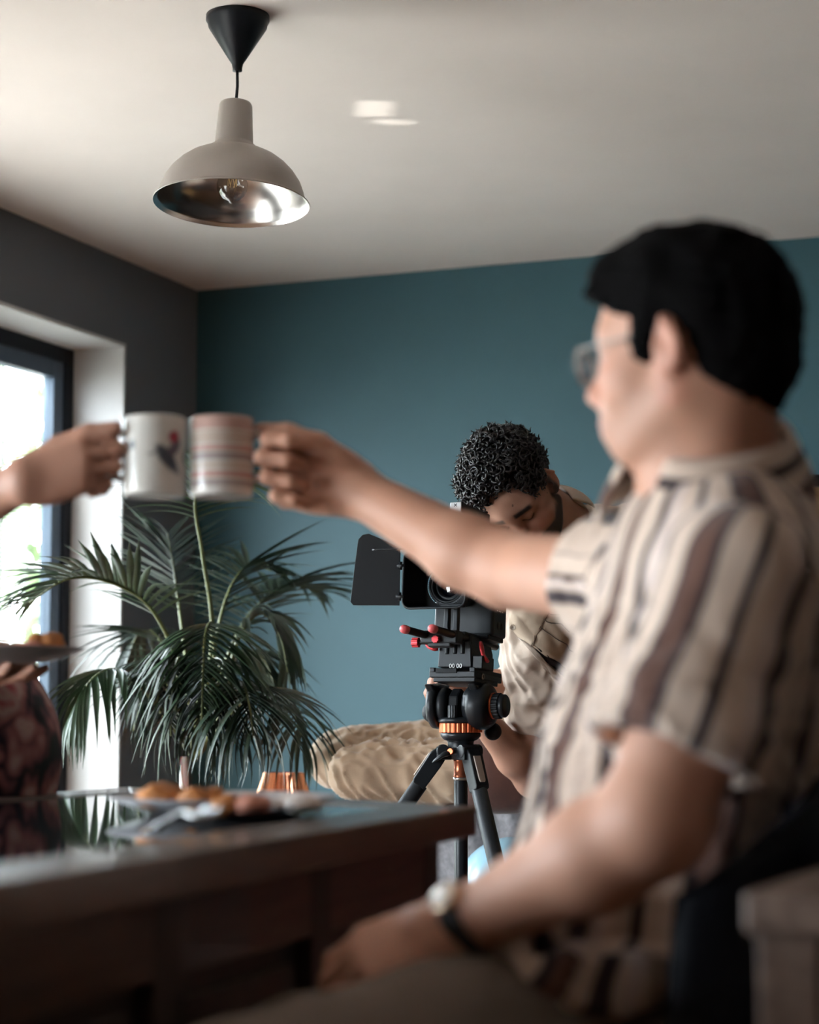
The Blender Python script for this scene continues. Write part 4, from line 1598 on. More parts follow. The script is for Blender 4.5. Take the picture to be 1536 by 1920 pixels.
# ------------------------------------------------------------------ camera, rods and matte box
ro = P(861, 1201, 4.0)
RM = frame(Sx, Bk, UP, ro) @ Matrix.Rotation(R_(-4.7), 4, 'X')
rig = empty('video_camera', M=RM, label='black video camera with matte box and red-tipped rods mounted on the tripod', cat='camera')
for x in (-.030, .030):
    r = MB().cyl((x, -.196, 0), (x, .122, 0), .0076, n=24).obj('rod', M_bk, rig, bevel=.001)
    MB().lathe([(0, -.009), (.0055, -.008), (.0080, -.005), (.0086, 0), (.0086, .009), (0, .009)], 24, Matrix(((1, 0, 0, x), (0, 0, 1, -.198), (0, -1, 0, 0), (0, 0, 0, 1)))).obj('rod_cap', M_redcap, r)
b = MB()
b.box((0, -.088, -.004), (.080, .030, .026))
b.box((0, -.088, -.018), (.050, .024, .012))
b.obj('rod_clamp', M_bk, rig, bevel=.003)


def thumb_knob(name, c, r, L, mtl=M_red, ax='X'):
    b = MB()
    n = 32
    rr = [(r if (k // 2) % 2 else r * .86) for k in range(n)]
    v = []
    for t in (-L / 2, L / 2):
        for k in range(n):
            u, w = rr[k] * math.cos(2 * PI * k / n), rr[k] * math.sin(2 * PI * k / n)
            v.append((c[0] + t, c[1] + u, c[2] + w) if ax == 'X' else (c[0] + u, c[1] + t, c[2] + w))
    b.add(v, [(k, (k + 1) % n, n + (k + 1) % n, n + k) for k in range(n)] + [tuple(range(n)), tuple(range(n, 2 * n))])
    return b.obj(name, mtl, rig, bevel=.0006, seg=1)


thumb_knob('clamp_knob', (-.052, -.095, -.014), .0105, .014)
thumb_knob('clamp_knob', (-.002, -.110, -.010), .008, .010, M_red, 'Y')
MB().cyl((-.052, -.095, -.014), (-.03, -.092, -.014), .004, n=12).obj('knob_stem', M_bk2, rig)
# riser under the matte box
b = MB()
b.box((.002, -.066, .032), (.010, .014, .058))
b.box((.022, -.066, .032), (.010, .014, .058))
b.box((.012, -.066, .062), (.046, .020, .006))
b.box((.012, -.066, .004), (.044, .022, .010))
b.obj('matte_box_riser', M_bk2, rig, bevel=.0015)
# base block with ribs
b = MB()
b.prism([(-.028, -.058), (.046, -.058), (.044, -.022), (.040, -.006), (-.022, -.006), (-.026, -.022)], .115, Matrix(((1, 0, 0, 0), (0, 0, 1, -.040), (0, 1, 0, 0), (0, 0, 0, 1))))
for x in (-.008, .009, .026):
    b.tube([(x, -.0405, -.008), (x, -.0405, -.032)], .0045, 10)
base = b.obj('base_block', M_bk2, rig, bevel=.002)
b = MB()
b.box((.0, .02, -.002), (.042, .10, .014))
b.box((.030, -.005, -.004), (.024, .060, .024))
b.obj('rod_bridge', M_bk, rig, bevel=.003)
MB().box((.058, -.008, -.048), (.022, .060, .026)).obj('release_catch', M_bk, rig, bevel=.002)
letters('lettering', '00 00', .0125, Matrix.Translation((.012, -.0415, -.0600)) @ Matrix.Rotation(PI / 2, 4, 'X'), M_wtxt, base)


def lever(pts, w):
    b = MB()
    b.tube(bez(pts, 10), [w * q for q in (.7, .9, 1, 1, .95, .9, .9, .95, 1.0, 1.0, .8)], 12, flat=.55)
    return b.obj('red_lever', M_red, rig)


lever([(.056, -.020, -.006), (.060, -.022, -.020), (.064, -.022, -.034), (.074, -.024, -.046)], .008)
lever([(-.026, -.044, -.022), (-.034, -.048, -.022), (-.044, -.048, -.018), (-.050, -.046, -.010)], .0075)
# camera body
b = MB()
b.box((.004, .052, .058), (.126, .072, .094))
b.box((-.045, .030, .058), (.034, .040, .094))
b.box((.006, .050, .112), (.060, .060, .020))
body_ = b.obj('camera_body', M_bk, rig, bevel=.006, seg=3)
b = MB()
b.box((0, .050, .008), (.120, .080, .010))
b.box((.006, -.02, .004), (.060, .06, .016))
b.obj('cage_plate', M_bk2, rig, bevel=.002)
b = MB()
for yy in (.044, .062):
    b.ball((.0675, yy, .034), (.002, .006, .008), 8)
b.box((.0672, .05, .058), (.001, .022, .0016))
b.obj('buttons', M_bk2, body_)
b = MB()
for yy in (.036, .046, .054, .064):
    b.box((.0674, yy, .064), (.0006, .004, .0022))
b.obj('body_marks', M_wtxt, body_)


def yl(prof, name, mtl, par=rig, n=64, zc_=.104, x=0.0, **kw):
    return MB().lathe(prof, n, Matrix(((1, 0, 0, x), (0, 0, 1, 0), (0, -1, 0, zc_), (0, 0, 0, 1)))).obj(name, mtl, par, **kw)


lens = yl([(0, .02), (.030, .02), (.033, .012), (.036, .008), (.036, -.020), (.0345, -.022), (.0345, -.040), (.037, -.042), (.037, -.066), (.0345, -.068), (.031, -.066), (.029, -.060)], 'lens_barrel', M_bk)
yl([(.029, -.060), (.0275, -.058), (.0265, -.062), (.0235, -.060), (.022, -.052), (.0215, -.048)], 'lens_ring', M_bk2, lens)
yl([(.0215, -.049), (.019, -.0525), (.014, -.0548), (.007, -.056), (0, -.0564)], 'front_glass', M_lensg, lens)
# toothed focus ring
b = MB()
n = 120
rr_ = [(.0425 if k % 2 else .0398) for k in range(n)]
v = [(rr_[k] * math.cos(2 * PI * k / n), y, .104 + rr_[k] * math.sin(2 * PI * k / n)) for y in (-.068, -.056) for k in range(n)] + [(.0372 * math.cos(2 * PI * k / n), y, .104 + .0372 * math.sin(2 * PI * k / n)) for y in (-.068, -.056) for k in range(n)]
f = []
for k in range(n):
    j = (k + 1) % n
    f += [(k, j, n + j, n + k), (2 * n + k, 2 * n + j, j, k), (3 * n + k, 3 * n + j, 2 * n + j, 2 * n + k), (n + k, n + j, 3 * n + j, 3 * n + k)]
b.add(v, f)
b.obj('focus_ring', M_bk2, lens)
yl([(.0372, -.0685), (.0440, -.0690), (.0440, -.0660), (.0372, -.0660)], 'donut_ring', M_stl, lens, a0=R_(95), a1=R_(150)) if False else None
# matte box hood: a tapering rounded box, hollow
b = MB()
nfr = 5
fr_ = rrect(.136, .116, .017, nfr)
bk_ = rrect(.092, .090, .012, nfr)
n = len(fr_)
zc2 = .108
v = [(x, -.131, zc2 + z) for x, z in fr_] + [(x, -.070, .104 + z) for x, z in bk_]
b.add(v, [(k, (k + 1) % n, n + (k + 1) % n, n + k) for k in range(n)])
hood = b.obj('matte_box', M_rub, rig, solid=.003)
b = MB()
rim = [Vector((x, -.131, zc2 + z)) for x, z in fr_]
b.tube(rim, .0026, 8, closed=True)
b.obj('hood_rim', M_bk2, hood)
# back plate with a round hole
m = 64
hole = [(.043 * math.cos(2 * PI * k / m), .043 * math.sin(2 * PI * k / m)) for k in range(m)]
sq = []
for k in range(m):
    c_, s_ = math.cos(2 * PI * k / m), math.sin(2 * PI * k / m)
    t = min(.046 / max(abs(c_), 1e-6), .045 / max(abs(s_), 1e-6))
    sq.append((c_ * t, s_ * t))
b = MB().add([(x, -.070, .104 + z) for x, z in hole + sq], [(k, (k + 1) % m, m + (k + 1) % m, m + k) for k in range(m)])
b.obj('hood_back', M_rub, hood, solid=.004)
# side flap and top flap
fl = [(750, 1137), (672, 1137), (667, 1131), (672, 1060), (676, 1014), (683, 1005), (694, 1003), (722, 1016), (748, 1030)]
pts = [((750 - x) / 838.0 / .98, (1089 - y) / 925.0) for x, y in fl]
ang_ = R_(12)
Mf = Matrix.Translation((-.074, -.131, zc2)) @ Matrix.Rotation(ang_, 4, 'Z')
MB().prism([(-x, z) for x, z in pts], .003, Mf @ Matrix(((1, 0, 0, 0), (0, 0, -1, .0015), (0, 1, 0, 0), (0, 0, 0, 1)))).obj('side_flap', M_rub, rig, bevel=.0008)
for z in (.028, -.034):
    b = MB()
    b.cyl((-.064, -.129, zc2 + z), (-.082, -.131, zc2 + z), .0048, n=12)
    b.cyl((-.075, -.131, zc2 + z - .008), (-.075, -.131, zc2 + z + .008), .0035, n=12)
    b.obj('flap_hinge', M_bk, rig)
tf = [(-.062, 0), (.062, 0), (.105, .072), (.095, .082), (-.095, .082), (-.105, .072)]
MB().prism(tf, .003, Matrix.Translation((0, -.131, zc2 + .060)) @ Matrix.Rotation(R_(9), 4, 'X') @ Matrix(((1, 0, 0, 0), (0, -1, 0, 0), (0, 0, 1, 0), (0, 0, 0, 1)))).obj('top_flap', M_rub, rig, bevel=.0008)
# viewfinder on top
b = MB()
b.box((-.003, .045, .268), (.026, .150, .024))
b.box((-.001, .075, .225), (.020, .030, .060))
b.box((-.001, .060, .165), (.016, .020, .100))
vf = b.obj('viewfinder', M_bk, rig, bevel=.002)
b = MB()
b.box((-.003, -.0305, .268), (.0245, .003, .023))
b.obj('viewfinder_front', M_stl, vf, bevel=.001)
b = MB()
for s_ in (1, -1):
    b.box((0, 0, 0), (.008, .0012, .0016), Matrix.Translation((-.003, -.0322, .2735)) @ Matrix.Rotation(R_(45 * s_), 4, 'Y'))
b.obj('viewfinder_mark', M_bk, vf)
# ------------------------------------------------------------------ cameraman bent over the viewfinder
CO = Vector((-1.35, 4.35, 0))
cman = empty('person', CO, label='curly-haired bearded man in a beige shirt bending over the video camera', cat='person')
# head: looks down to the left, crown tipped towards the photographer
pt, yw, rl = R_(48), R_(7), R_(31)
f0 = (-FW * math.cos(yw) - RT * math.sin(yw))
fx = (f0 * math.cos(pt) - UP * math.sin(pt)).normalized()
z0 = (UP * math.cos(pt) + f0 * math.sin(pt)).normalized()
y0 = z0.cross(fx)
hz2 = (z0 * math.cos(rl) + y0 * -math.sin(rl)).normalized()
hy2 = hz2.cross(fx).normalized()
HC = frame(fx, hy2, hz2, P(972, 930, 4.28))
csc = 1.04
sc_ = SDF(0.0032)
cp = head_field(sc_, HC, csc)
cnb = P(1056, 985, 4.47)
sc_.cone(cp(-.035, 0, -.045), cnb, .055, .060, .03)
sc_.cone(cp(.0, 0, -.08), cnb, .040, .055, .03)
csR, csL = P(1015, 1075, 4.36), P(1195, 1000, 4.62)
ceR, cwR = P(1000, 1462, 4.42), P(880, 1318, 4.30)
cpel = P(1185, 1440, 4.72)
sc_.cone(cnb, cnb + (cpel - cnb) * .35, .055, .065, .02)
sc_.cone(cnb + (cpel - cnb) * .35, cnb + (cpel - cnb) * .8, .065, .065, .02)
sc_.cone(cnb - (cnb - cpel).normalized() * .05, csR, .045, .045, .03)
sc_.cone(cnb - (cnb - cpel).normalized() * .05, csL, .045, .045, .03)
m_ = csR + (ceR - csR) * .72
sc_.chain([csR, m_, ceR], [.050, .044, .038], .02)
sc_.chain([ceR, ceR + (cwR - ceR) * .3, cwR], [.038, .040, .026], .02)
# right hand on the pan bar
xh = (cwR - ceR).normalized()
zh = (FW * 0.2 + RT * 0.6 + UP * .5)
zh = (zh - xh * zh.dot(xh)).normalized()
yh = zh.cross(xh)
hand_field(sc_, cwR - xh * .005, xh, yh, zh, ((45, 60, 35), (50, 62, 35), (55, 62, 36), (58, 60, 36)), ((.012, .022, -.012), (.046, .046, -.022), (.074, .048, -.034), (.096, .042, -.046)), .95)
# left arm reaching to the far side of the camera; one fingertip shows left of the base block
ceL, cwL = P(1120, 1290, 4.86), P(890, 1275, 4.50)
sc_.chain([csL, ceL, cwL], [.050, .040, .026], .02)
xh = (P(835, 1252, 4.22) - cwL).normalized()
zh = (FW * .4 + UP * .8)
zh = (zh - xh * zh.dot(xh)).normalized()
yh = -zh.cross(xh)
hand_field(sc_, cwL, xh, yh, zh, ((12, 18, 12), (25, 30, 20), (38, 40, 25), (44, 44, 25)), ((.012, .022, -.010), (.046, .044, -.020), (.072, .052, -.026), (.094, .052, -.030)), .95)


def c_post(V, T):
    Hi = np.array(HC.inverted())
    L = (np.c_[V, np.ones(len(V))] @ Hi.T)[:, :3]
    # closed, downcast lids: lash line and crease; two small moles
    ay, x, z = np.abs(L[:, 1]), L[:, 0], L[:, 2]
    skinc = np.array((0.36, 0.185, 0.125))
    m = ((x > .06) & (((ay - .031) / .017) ** 2 + ((z + .001) / .010) ** 2 < 1)).astype(float)
    T = T * (1 - m[:, None]) + skinc * m[:, None]
    zl_ = -.0055 + 0.6 * (ay - .031) ** 2 / .016
    m = (x > .06) * np.exp(-((z - zl_) / .0022) ** 2) * ((ay > .016) & (ay < .047)) * 0.95
    T = T * (1 - m[:, None]) + np.array((.015, .010, .009)) * m[:, None]
    for c in ((.088, .022, .048), (.080, .045, -.020)):
        m = (((L - np.array(c)) ** 2).sum(1) < .0022 ** 2 * 3).astype(float)
        T = T * (1 - m[:, None]) + np.array((.05, .025, .02)) * m[:, None]
    return T


_, cV, cQ = body_obj(sc_, 'body', cman, M_skin, CO, (0.36, 0.185, 0.125), HC, csc, post=c_post, brow=(0.012, 0.009, 0.008), beard=0.93, beard_col=(0.016, 0.012, 0.011), lip=(.25, .09, .075))

# curly hair: a dark cap under about a thousand small ringlets
M_curl = mat('black_curly_hair', (0.010, 0.0085, 0.0095), 0.33, var=0.3, vscale=150)
R3 = mcols(HC)
cap = SDF(0.0045)
cap.ell(cp(-.016, 0, .050), (.108, .086, .098), R3, .02)
cap.ell(cp(.03, 0, .10), (.062, .070, .04), R3, .03)
cap.ell(cp(.114, .018, .010), (.074, .093, .106), R3, .012, -1)
for y in (1, -1):
    cap.ell(cp(.045, y * .09, -.055), (.060, .045, .066), R3, .010, -1)
    cap.ell(cp(-.004, y * .095, -.015), (.026, .030, .040), R3, .006, -1)
cap.half(cp(-.07, 0, -.075), tuple(-hz2), cp(-.07, 0, -.05) - Vector((.2, .2, .2)), cp(-.07, 0, -.05) + Vector((.2, .2, .2)), .008)
kV, kQ = cap.mesh(1)
kN = normals(kV, kQ)
link('hair_cap', fastmesh('hair_cap', kV - np.array(CO), kQ), mat('hair_roots', (.006, .005, .005), .95, Specular_IOR_Level=0.1), cman)
rg = np.random.default_rng(12)
Li = (np.c_[kV, np.ones(len(kV))] @ np.array(HC.inverted()).T)[:, :3]
outer = np.where((((Li - np.array((-.012, 0, .03))) / np.array((.105, .083, .095))) ** 2).sum(1) > .80)[0]
w = np.where(Li[outer, 2] > .02, 1.0, .45)
pick = rg.choice(outer, 1000, p=w / w.sum())
NS, NC = 22, 5
V_, Q_ = [], []
tt = np.linspace(0, 1, NS)
base_i = 0
for i in pick:
    nrm = kN[i]
    g = np.array(HM.translation) * 0 + rg.normal(size=3)
    t1 = np.cross(nrm, g)
    t1 /= np.linalg.norm(t1)
    up_ = Li[i, 2] > .03
    lean = t1 * rg.uniform(.25, .8)
    ax = nrm * rg.uniform(.35, .9) + lean
    ax /= np.linalg.norm(ax)
    u = np.cross(ax, g)
    u /= np.linalg.norm(u)
    v = np.cross(ax, u)
    Lc = rg.uniform(.016, .030) * (1.0 if up_ else .55)
    rc = rg.uniform(.007, .0125) * (1.0 if up_ else .6)
    turns = rg.uniform(1.0, 2.1)
    ph = rg.uniform(0, 6.28)
    rt_ = rc * np.sin(np.pi * np.clip(tt * 1.15, 0, 1)) ** .5 * (1 - .35 * tt)
    an = ph + turns * 2 * np.pi * tt
    path = kV[i] - nrm * .003 + ax[None] * (Lc * tt)[:, None] + u[None] * (rt_ * np.cos(an))[:, None] + v[None] * (rt_ * np.sin(an))[:, None]
    tg = np.gradient(path, axis=0)
    tg /= np.linalg.norm(tg, axis=1)[:, None] + 1e-9
    e1 = np.cross(tg, ax[None])
    e1 /= np.linalg.norm(e1, axis=1)[:, None] + 1e-9
    e2 = np.cross(tg, e1)
    thick = rg.uniform(.0019, .0036) * (1 - .75 * tt ** 2)
    for k in range(NC):
        a = 2 * np.pi * k / NC
        V_.append(path + (e1 * math.cos(a) + e2 * math.sin(a)) * thick[:, None])
    idx = base_i + np.arange(NC)[:, None] * NS + np.arange(NS - 1)[None]
    nx_ = base_i + ((np.arange(NC) + 1) % NC)[:, None] * NS + np.arange(NS - 1)[None]
    Q_.append(np.stack([idx, idx + 1, nx_ + 1, nx_], -1).reshape(-1, 4))
    base_i += NC * NS
hair = link('hair', fastmesh('hair', np.concatenate(V_) - np.array(CO), np.concatenate(Q_)), M_curl, cman)

# ---- beige shirt
M_beige = mat('beige_cotton', (0.50, 0.40, 0.325), 0.92, var=0.05, vscale=30, bump=0.25, bscale=700, Sheen_Weight=0.2)
M_dkt = mat('dark_undershirt', (0.020, 0.016, 0.022), 0.9)
side2 = (csL - csR).normalized()
up2 = (cnb - cpel).normalized()
fw2 = side2.cross(up2).normalized()
if fw2.dot(FW) > 0:
    fw2 = -fw2
side2 = up2.cross(fw2).normalized()
if side2.dot(RT) < 0:
    side2 = -side2
RC = mcols(frame(fw2, side2, up2))
cs = SDF(0.005)
ch = cnb + (cpel - cnb) * .34
cs.ell(ch + side2 * -.012, (.115, .172, .17), RC, .05)
cs.ell(cnb + (cpel - cnb) * .72, (.115, .15, .20), RC, .05)
cs.cone(cnb - up2 * .02, csR, .060, .066, .04)
cs.cone(cnb - up2 * .02, csL, .062, .068, .04)
slv = csR + (ceR - csR) * .68
cs.chain([csR, csR + (slv - csR) * .5 - RT * .006, slv], [.070, .074, .066], .03)
cs.chain([csL, ceL, ceL + (cwL - ceL) * .7], [.068, .062, .050], .03)
dS = (ceR - csR).normalized()
cs.half(slv + dS * .012, dS, slv + dS * .06 - BIG * .8, slv + dS * .06 + BIG * .8, .004)
cs.cone(slv - dS * .05, slv + dS * .05, .046, .060, .006, -1)
# rolled cuff
cuff0, cuff1 = slv - dS * .075, slv - dS * .012
cs.chain([cuff0, (cuff0 + cuff1) / 2 + RT * .008, cuff1], [.066, .074, .070], .012)


def c_disp(V, N):
    d = 0.003 * wob(V, 30, .5) + 0.0016 * wob(V, 75, .1) + crease(V, UP * .8 + RT * .5, 14, 90, .003, .3)
    near = np.exp(-(np.linalg.norm(V - np.array((csR + slv) / 2), axis=1) / .14) ** 2)
    t, q = along(V, csR, slv)
    d = d + near * 0.009 * np.sin(t * 17 + 3.2 * (q @ np.array(RT)) / .07 + 1.2 * np.sin(q @ np.array(FW) * 40)) * .6
    near = np.exp(-(np.linalg.norm(V - np.array(slv - dS * .05), axis=1) / .07) ** 2)
    w = np.exp(-(np.linalg.norm(V - np.array((csR + slv) / 2 + RT * .02), axis=1) / .15) ** 2)
    d = d + w * crease(V, RT * .6 - UP * .8, 16, 100, .009, .9)
    d = d + near * 0.006 * np.sin(t * 46 + 2.5 * (q @ np.array(RT)) / .07)
    return d


cloth_obj(cs, 'shirt', cman, M_beige, CO, 1, c_disp)


def surf(x, y, d0, lift=0.0):
    """point of the shirt front on the line of sight of a photo pixel"""
    a = P(x, y, 3.2)
    dr = (P(x, y, 5.2) - a).normalized()
    loc, nrm, idx, dist = SHIRT_T.ray_cast(a, dr)
    if loc is None:
        return P(x, y, d0)
    return loc + nrm * lift if nrm.dot(dr) < 0 else loc - nrm * lift


from mathutils.bvhtree import BVHTree
so_ = [o for o in cman.children if o.name.startswith('shirt')][0]
SHIRT_T = BVHTree.FromPolygons([Vector(v.co) + CO for v in so_.data.vertices], [tuple(p.vertices) for p in so_.data.polygons])


def patch(name, outline, mtl, lift, thick, grid=10, d0=4.3):
    """a cloth panel stitched on the shirt: outline is four photo corners carried on to the shirt"""
    def fn(u, v):
        a, b_, c, d_ = [Vector((q[0], q[1])) for q in outline]
        p = a.lerp(b_, u).lerp(d_.lerp(c, u), v)
        return surf(p.x, p.y, d0, lift) - CO
    return MB().sheet(fn, grid, grid).obj(name, mtl, cman, solid=thick)


M_bsh = mat('shaded_beige_cotton', (0.47, 0.365, 0.275), 0.92, var=0.06, vscale=40, bump=0.3, bscale=800)  # shirt cotton again, with the shade on flap and chest put into its colour
patch('pocket_flap', [(962, 1128), (1030, 1140), (1000, 1212), (956, 1176)], M_bsh, .006, .004)
patch('chest_panel', [(1030, 1140), (1095, 1160), (1075, 1262), (1000, 1212)], M_bsh, .004, .003)
patch('shirt_gap', [(995, 1203), (1060, 1254), (1075, 1285), (1012, 1230)], M_dkt, .003, .002)
patch('placket', [(975, 1196), (1000, 1212), (1085, 1320), (1060, 1300)], M_beige, .005, .004)
bp_ = surf(970, 1173, 4.3, .0125)
nb_ = (Vector((0, 0, CAM_H)) - bp_).normalized()
btx = nb_.cross(UP).normalized()
Mb = frame(btx, nb_.cross(btx) * -1, nb_, bp_ - CO)
bt = MB().lathe([(0, .0005), (.0046, .0005), (.0054, .0018), (.0064, .0016), (.0067, 0), (0, -.001)], 28, Mb).obj('button', mat('horn_button', (.60, .50, .40), .35), cman)
b = MB()
for a in range(4):
    b.cyl((.0016 * math.cos(a * PI / 2 + .78), .0016 * math.sin(a * PI / 2 + .78), .0003), (.0016 * math.cos(a * PI / 2 + .78), .0016 * math.sin(a * PI / 2 + .78), .0009), .0007, n=8, M=Mb)
b.obj('button_holes', M_dkt, bt)
# seams as raised stitch lines
M_seam = mat('brown_seam', (.10, .07, .055), .9)
for a_, c_ in (((1030, 1140), (998, 1210)), ((1012, 1176), (1085, 1228)), ((1018, 1158), (1080, 1190)), ((1026, 1147), (1072, 1161))):
    b = MB().tube([surf(a_[0] + (c_[0] - a_[0]) * t / 8, a_[1] + (c_[1] - a_[1]) * t / 8 + 3 * math.sin(t * 1.1), 4.3, .0075) - CO for t in range(9)], .0011, 6)
    b.obj('seam', M_seam, cman)

# collar standing against the jaw
ca2 = (cp(-.03, 0, -.04) - cnb).normalized()
bk2 = (-fw2 - ca2 * (-fw2).dot(ca2)).normalized()
lt2 = ca2.cross(bk2).normalized()
c2 = cnb + ca2 * .030 - RT * .014


def collar2(u, v):
    a = -2.5 + 5.0 * u
    cb = math.cos(a)
    r = .070 + .008 * (1 - cb) * .5
    if v < .4:
        t = v / .4
        rr, h = r - .003 * t, -.030 + .072 * t
    else:
        t = (v - .4) / .6
        rr, h = r - .003 + .020 * math.sin(t * 1.5), .042 - .066 * t - .010 * t * (1 - cb)
    return c2 + bk2 * (rr * cb) + lt2 * (rr * math.sin(a)) + ca2 * h - CO


MB().sheet(collar2, 64, 18).obj('collar', M_beige, cman, solid=.003)

# ---- trousers: legs folded on the daybed, knees to the left
M_chino = mat('sand_corduroy', (0.46, 0.33, 0.225), 0.95, var=0.08, vscale=16, bump=0.35, bscale=300, Sheen_Weight=0.3)
tr = SDF(0.0065)
kL, kR = P(634, 1425, 4.98), P(668, 1450, 4.72)
hL_, hR_ = P(1130, 1425, 4.90), P(1130, 1455, 4.60)
tr.ell(cpel, (.15, .15, .12), None, .05)
tr.chain([hL_, (hL_ + kL) / 2 + UP * .020, kL + RT * .05, kL], [.105, .098, .080, .070], .03)
tr.chain([hR_, kR + RT * .06, kR], [.095, .074, .062], .03)
tr.chain([kL, kL + RT * .16 - UP * .05 - FW * .1, kL + RT * .36 - UP * .045 - FW * .22], [.066, .058, .046], .02)
tr.chain([kR, kR + RT * .16 - UP * .035 + FW * .06, kR + RT * .36 - UP * .045 + FW * .12], [.058, .052, .044], .02)


def ch_disp(V, N):
    d = .004 * wob(V, 22, .3)
    d = d + crease(V, RT * .45 - UP * .75 + FW * .2, 14, 85, .012, .4) * (.35 + np.exp(-(np.linalg.norm(V - np.array(kR + RT * .14), axis=1) / .20) ** 2))
    return d


cloth_obj(tr, 'trousers', cman, M_chino, CO, 2, ch_disp)
# ------------------------------------------------------------------ standing guest at the left, mostly outside the picture
WO = Vector((-1.84, 2.50, 0))
wom = empty('person', WO, label='standing guest in a dark floral dress holding a mug and a plate', cat='person')
fz = RT                                     # she faces the seated man
HW = frame((RT - FW * .15).normalized(), UP.cross((RT - FW * .15).normalized()), UP, P(-215, 360, 2.92))
sw_ = SDF(0.004)
wp = head_field(sw_, HW, .93)
wnb = P(-235, 590, 2.92)
wsR, wsL = P(-195, 700, 2.78), P(-215, 690, 3.10)
weR, wwR = P(-165, 1010, 2.58), P(50, 900, 2.40)
weL, wwL = P(-190, 1120, 3.10), P(-75, 1275, 2.84)
wpel = P(-150, 1430, 2.95)
sw_.cone(wp(-.03, 0, -.05), wnb, .046, .052, .03)
sw_.ell((wnb + wpel) / 2, (.09, .09, .3), None, .03)
sw_.cone(wnb, wsR, .05, .042, .03)
sw_.cone(wnb, wsL, .05, .042, .03)
sw_.cone(wsR, weR, .043, .036, .02)
sw_.chain([weR, weR + (wwR - weR) * .3, wwR], [.036, .038, .0245], .02)
sw_.cone(wsL, weL, .043, .036, .02)
sw_.chain([weL, weL + (wwL - weL) * .3, wwL], [.036, .037, .024], .02)
xh = (P(185, 864, 2.392) - wwR).normalized()
zh = -FW * .95 + UP * .12
zh = (zh - xh * zh.dot(xh)).normalized()
yh = zh.cross(xh).normalized()
hand_field(sw_, wwR - xh * .004, xh, yh, zh, ((10, 98, 60), (14, 100, 58), (18, 100, 56), (24, 98, 55)), ((.012, .022, -.012), (.054, .040, -.014), (.100, .045, -.006), (.142, .040, .000)), .89)
# left hand flat beneath the plate, palm up
xh = (P(60, 1262, 2.70) - wwL).normalized()
zh = -UP + RT * .12
zh = (zh - xh * zh.dot(xh)).normalized()
yh = xh.cross(zh).normalized()
if yh.dot(FW) < 0:
    yh = -yh
hand_field(sw_, wwL, xh, yh, zh, ((-2, 8, 6), (2, 8, 6), (6, 10, 8), (10, 12, 10)), ((.012, .022, -.008), (.040, .046, -.014), (.064, .060, -.016), (.084, .068, -.016)), .93, (.16, .05, -.05, -.16))
for dx in (-1, 1):
    a = wpel + FW * dx * .09
    sw_.chain([a, Vector((a.x, a.y, .5)), Vector((a.x, a.y, .08))], [.075, .055, .036], .02)
body_obj(sw_, 'body', wom, M_skin, WO, (0.37, 0.185, 0.125), HW, .93, lip=(.45, .12, .12), brow=(.05, .03, .025))
hr = SDF(.0055)
R3 = mcols(HW)
hr.ell(wp(-.016, 0, .045), (.104, .082, .094), R3, .02)
hr.ell(wp(-.075, 0, -.08), (.045, .085, .16), R3, .04)
hr.ell(wp(.10, 0, -.02), (.065, .10, .10), R3, .012, -1)
cloth_obj(hr, 'hair', wom, mat('chestnut_hair', (.05, .026, .016), .45, var=.4, vscale=40, stretch=(1, 1, .2)), WO, 1, lambda V, N: .003 * wob(V, 120, .4))

# floral dress: blooms painted by cell noise on a dark ground
M_flor = mat('floral_viscose', (.02, .02, .03), .8, bump=.15, bscale=500)
nt, bs = nodes(M_flor)
tc = nt.nodes.new('ShaderNodeTexCoord')
dis = nt.nodes.new('ShaderNodeTexNoise')
dis.inputs['Scale'].default_value = 14
mxv = nt.nodes.new('ShaderNodeMixRGB')
mxv.inputs[0].default_value = 0.10
nt.links.new(tc.outputs['Object'], dis.inputs['Vector'])
nt.links.new(tc.outputs['Object'], mxv.inputs[1])
nt.links.new(dis.outputs['Color'], mxv.inputs[2])


def bloom(scale, stops):
    v = nt.nodes.new('ShaderNodeTexVoronoi')
    v.inputs['Scale'].default_value = scale
    nt.links.new(mxv.outputs[0], v.inputs['Vector'])
    r = nt.nodes.new('ShaderNodeValToRGB')
    e = r.color_ramp.elements
    e[0].position, e[0].color = stops[0][0], (*stops[0][1], 1)
    e[1].position, e[1].color = stops[-1][0], (*stops[-1][1], 1)
    for p_, c_ in stops[1:-1]:
        q = e.new(p_)
        q.color = (*c_, 1)
    nt.links.new(v.outputs['Distance'], r.inputs[0])
    return r, v


gr, _ = bloom(7, [(0, (.012, .035, .03)), (.45, (.014, .016, .028)), (1, (.008, .008, .018))])
fl_, v1 = bloom(15, [(0, (.12, .015, .03)), (.12, (.40, .10, .12)), (.26, (.50, .36, .33)), (.42, (.34, .14, .14)), (.62, (.10, .03, .05))])
msk = nt.nodes.new('ShaderNodeValToRGB')
msk.color_ramp.elements[0].position, msk.color_ramp.elements[0].color = .46, (1, 1, 1, 1)
msk.color_ramp.elements[1].position, msk.color_ramp.elements[1].color = .62, (0, 0, 0, 1)
nt.links.new(v1.outputs['Distance'], msk.inputs[0])
mm = nt.nodes.new('ShaderNodeMixRGB')
nt.links.new(msk.outputs[0], mm.inputs[0])
nt.links.new(gr.outputs[0], mm.inputs[1])
nt.links.new(fl_.outputs[0], mm.inputs[2])
nt.links.new(mm.outputs[0], bs.inputs['Base Color'])
dr = SDF(.006)
Rw = mcols(frame(RT, FW, UP))
dr.ell(wnb + (wpel - wnb) * .36, (.105, .165, .16), Rw, .05)
dr.ell(wnb + (wpel - wnb) * .66, (.095, .135, .14), Rw, .05)
dr.ell(wpel + UP * .03 + RT * .035, (.165, .185, .16), Rw, .07)
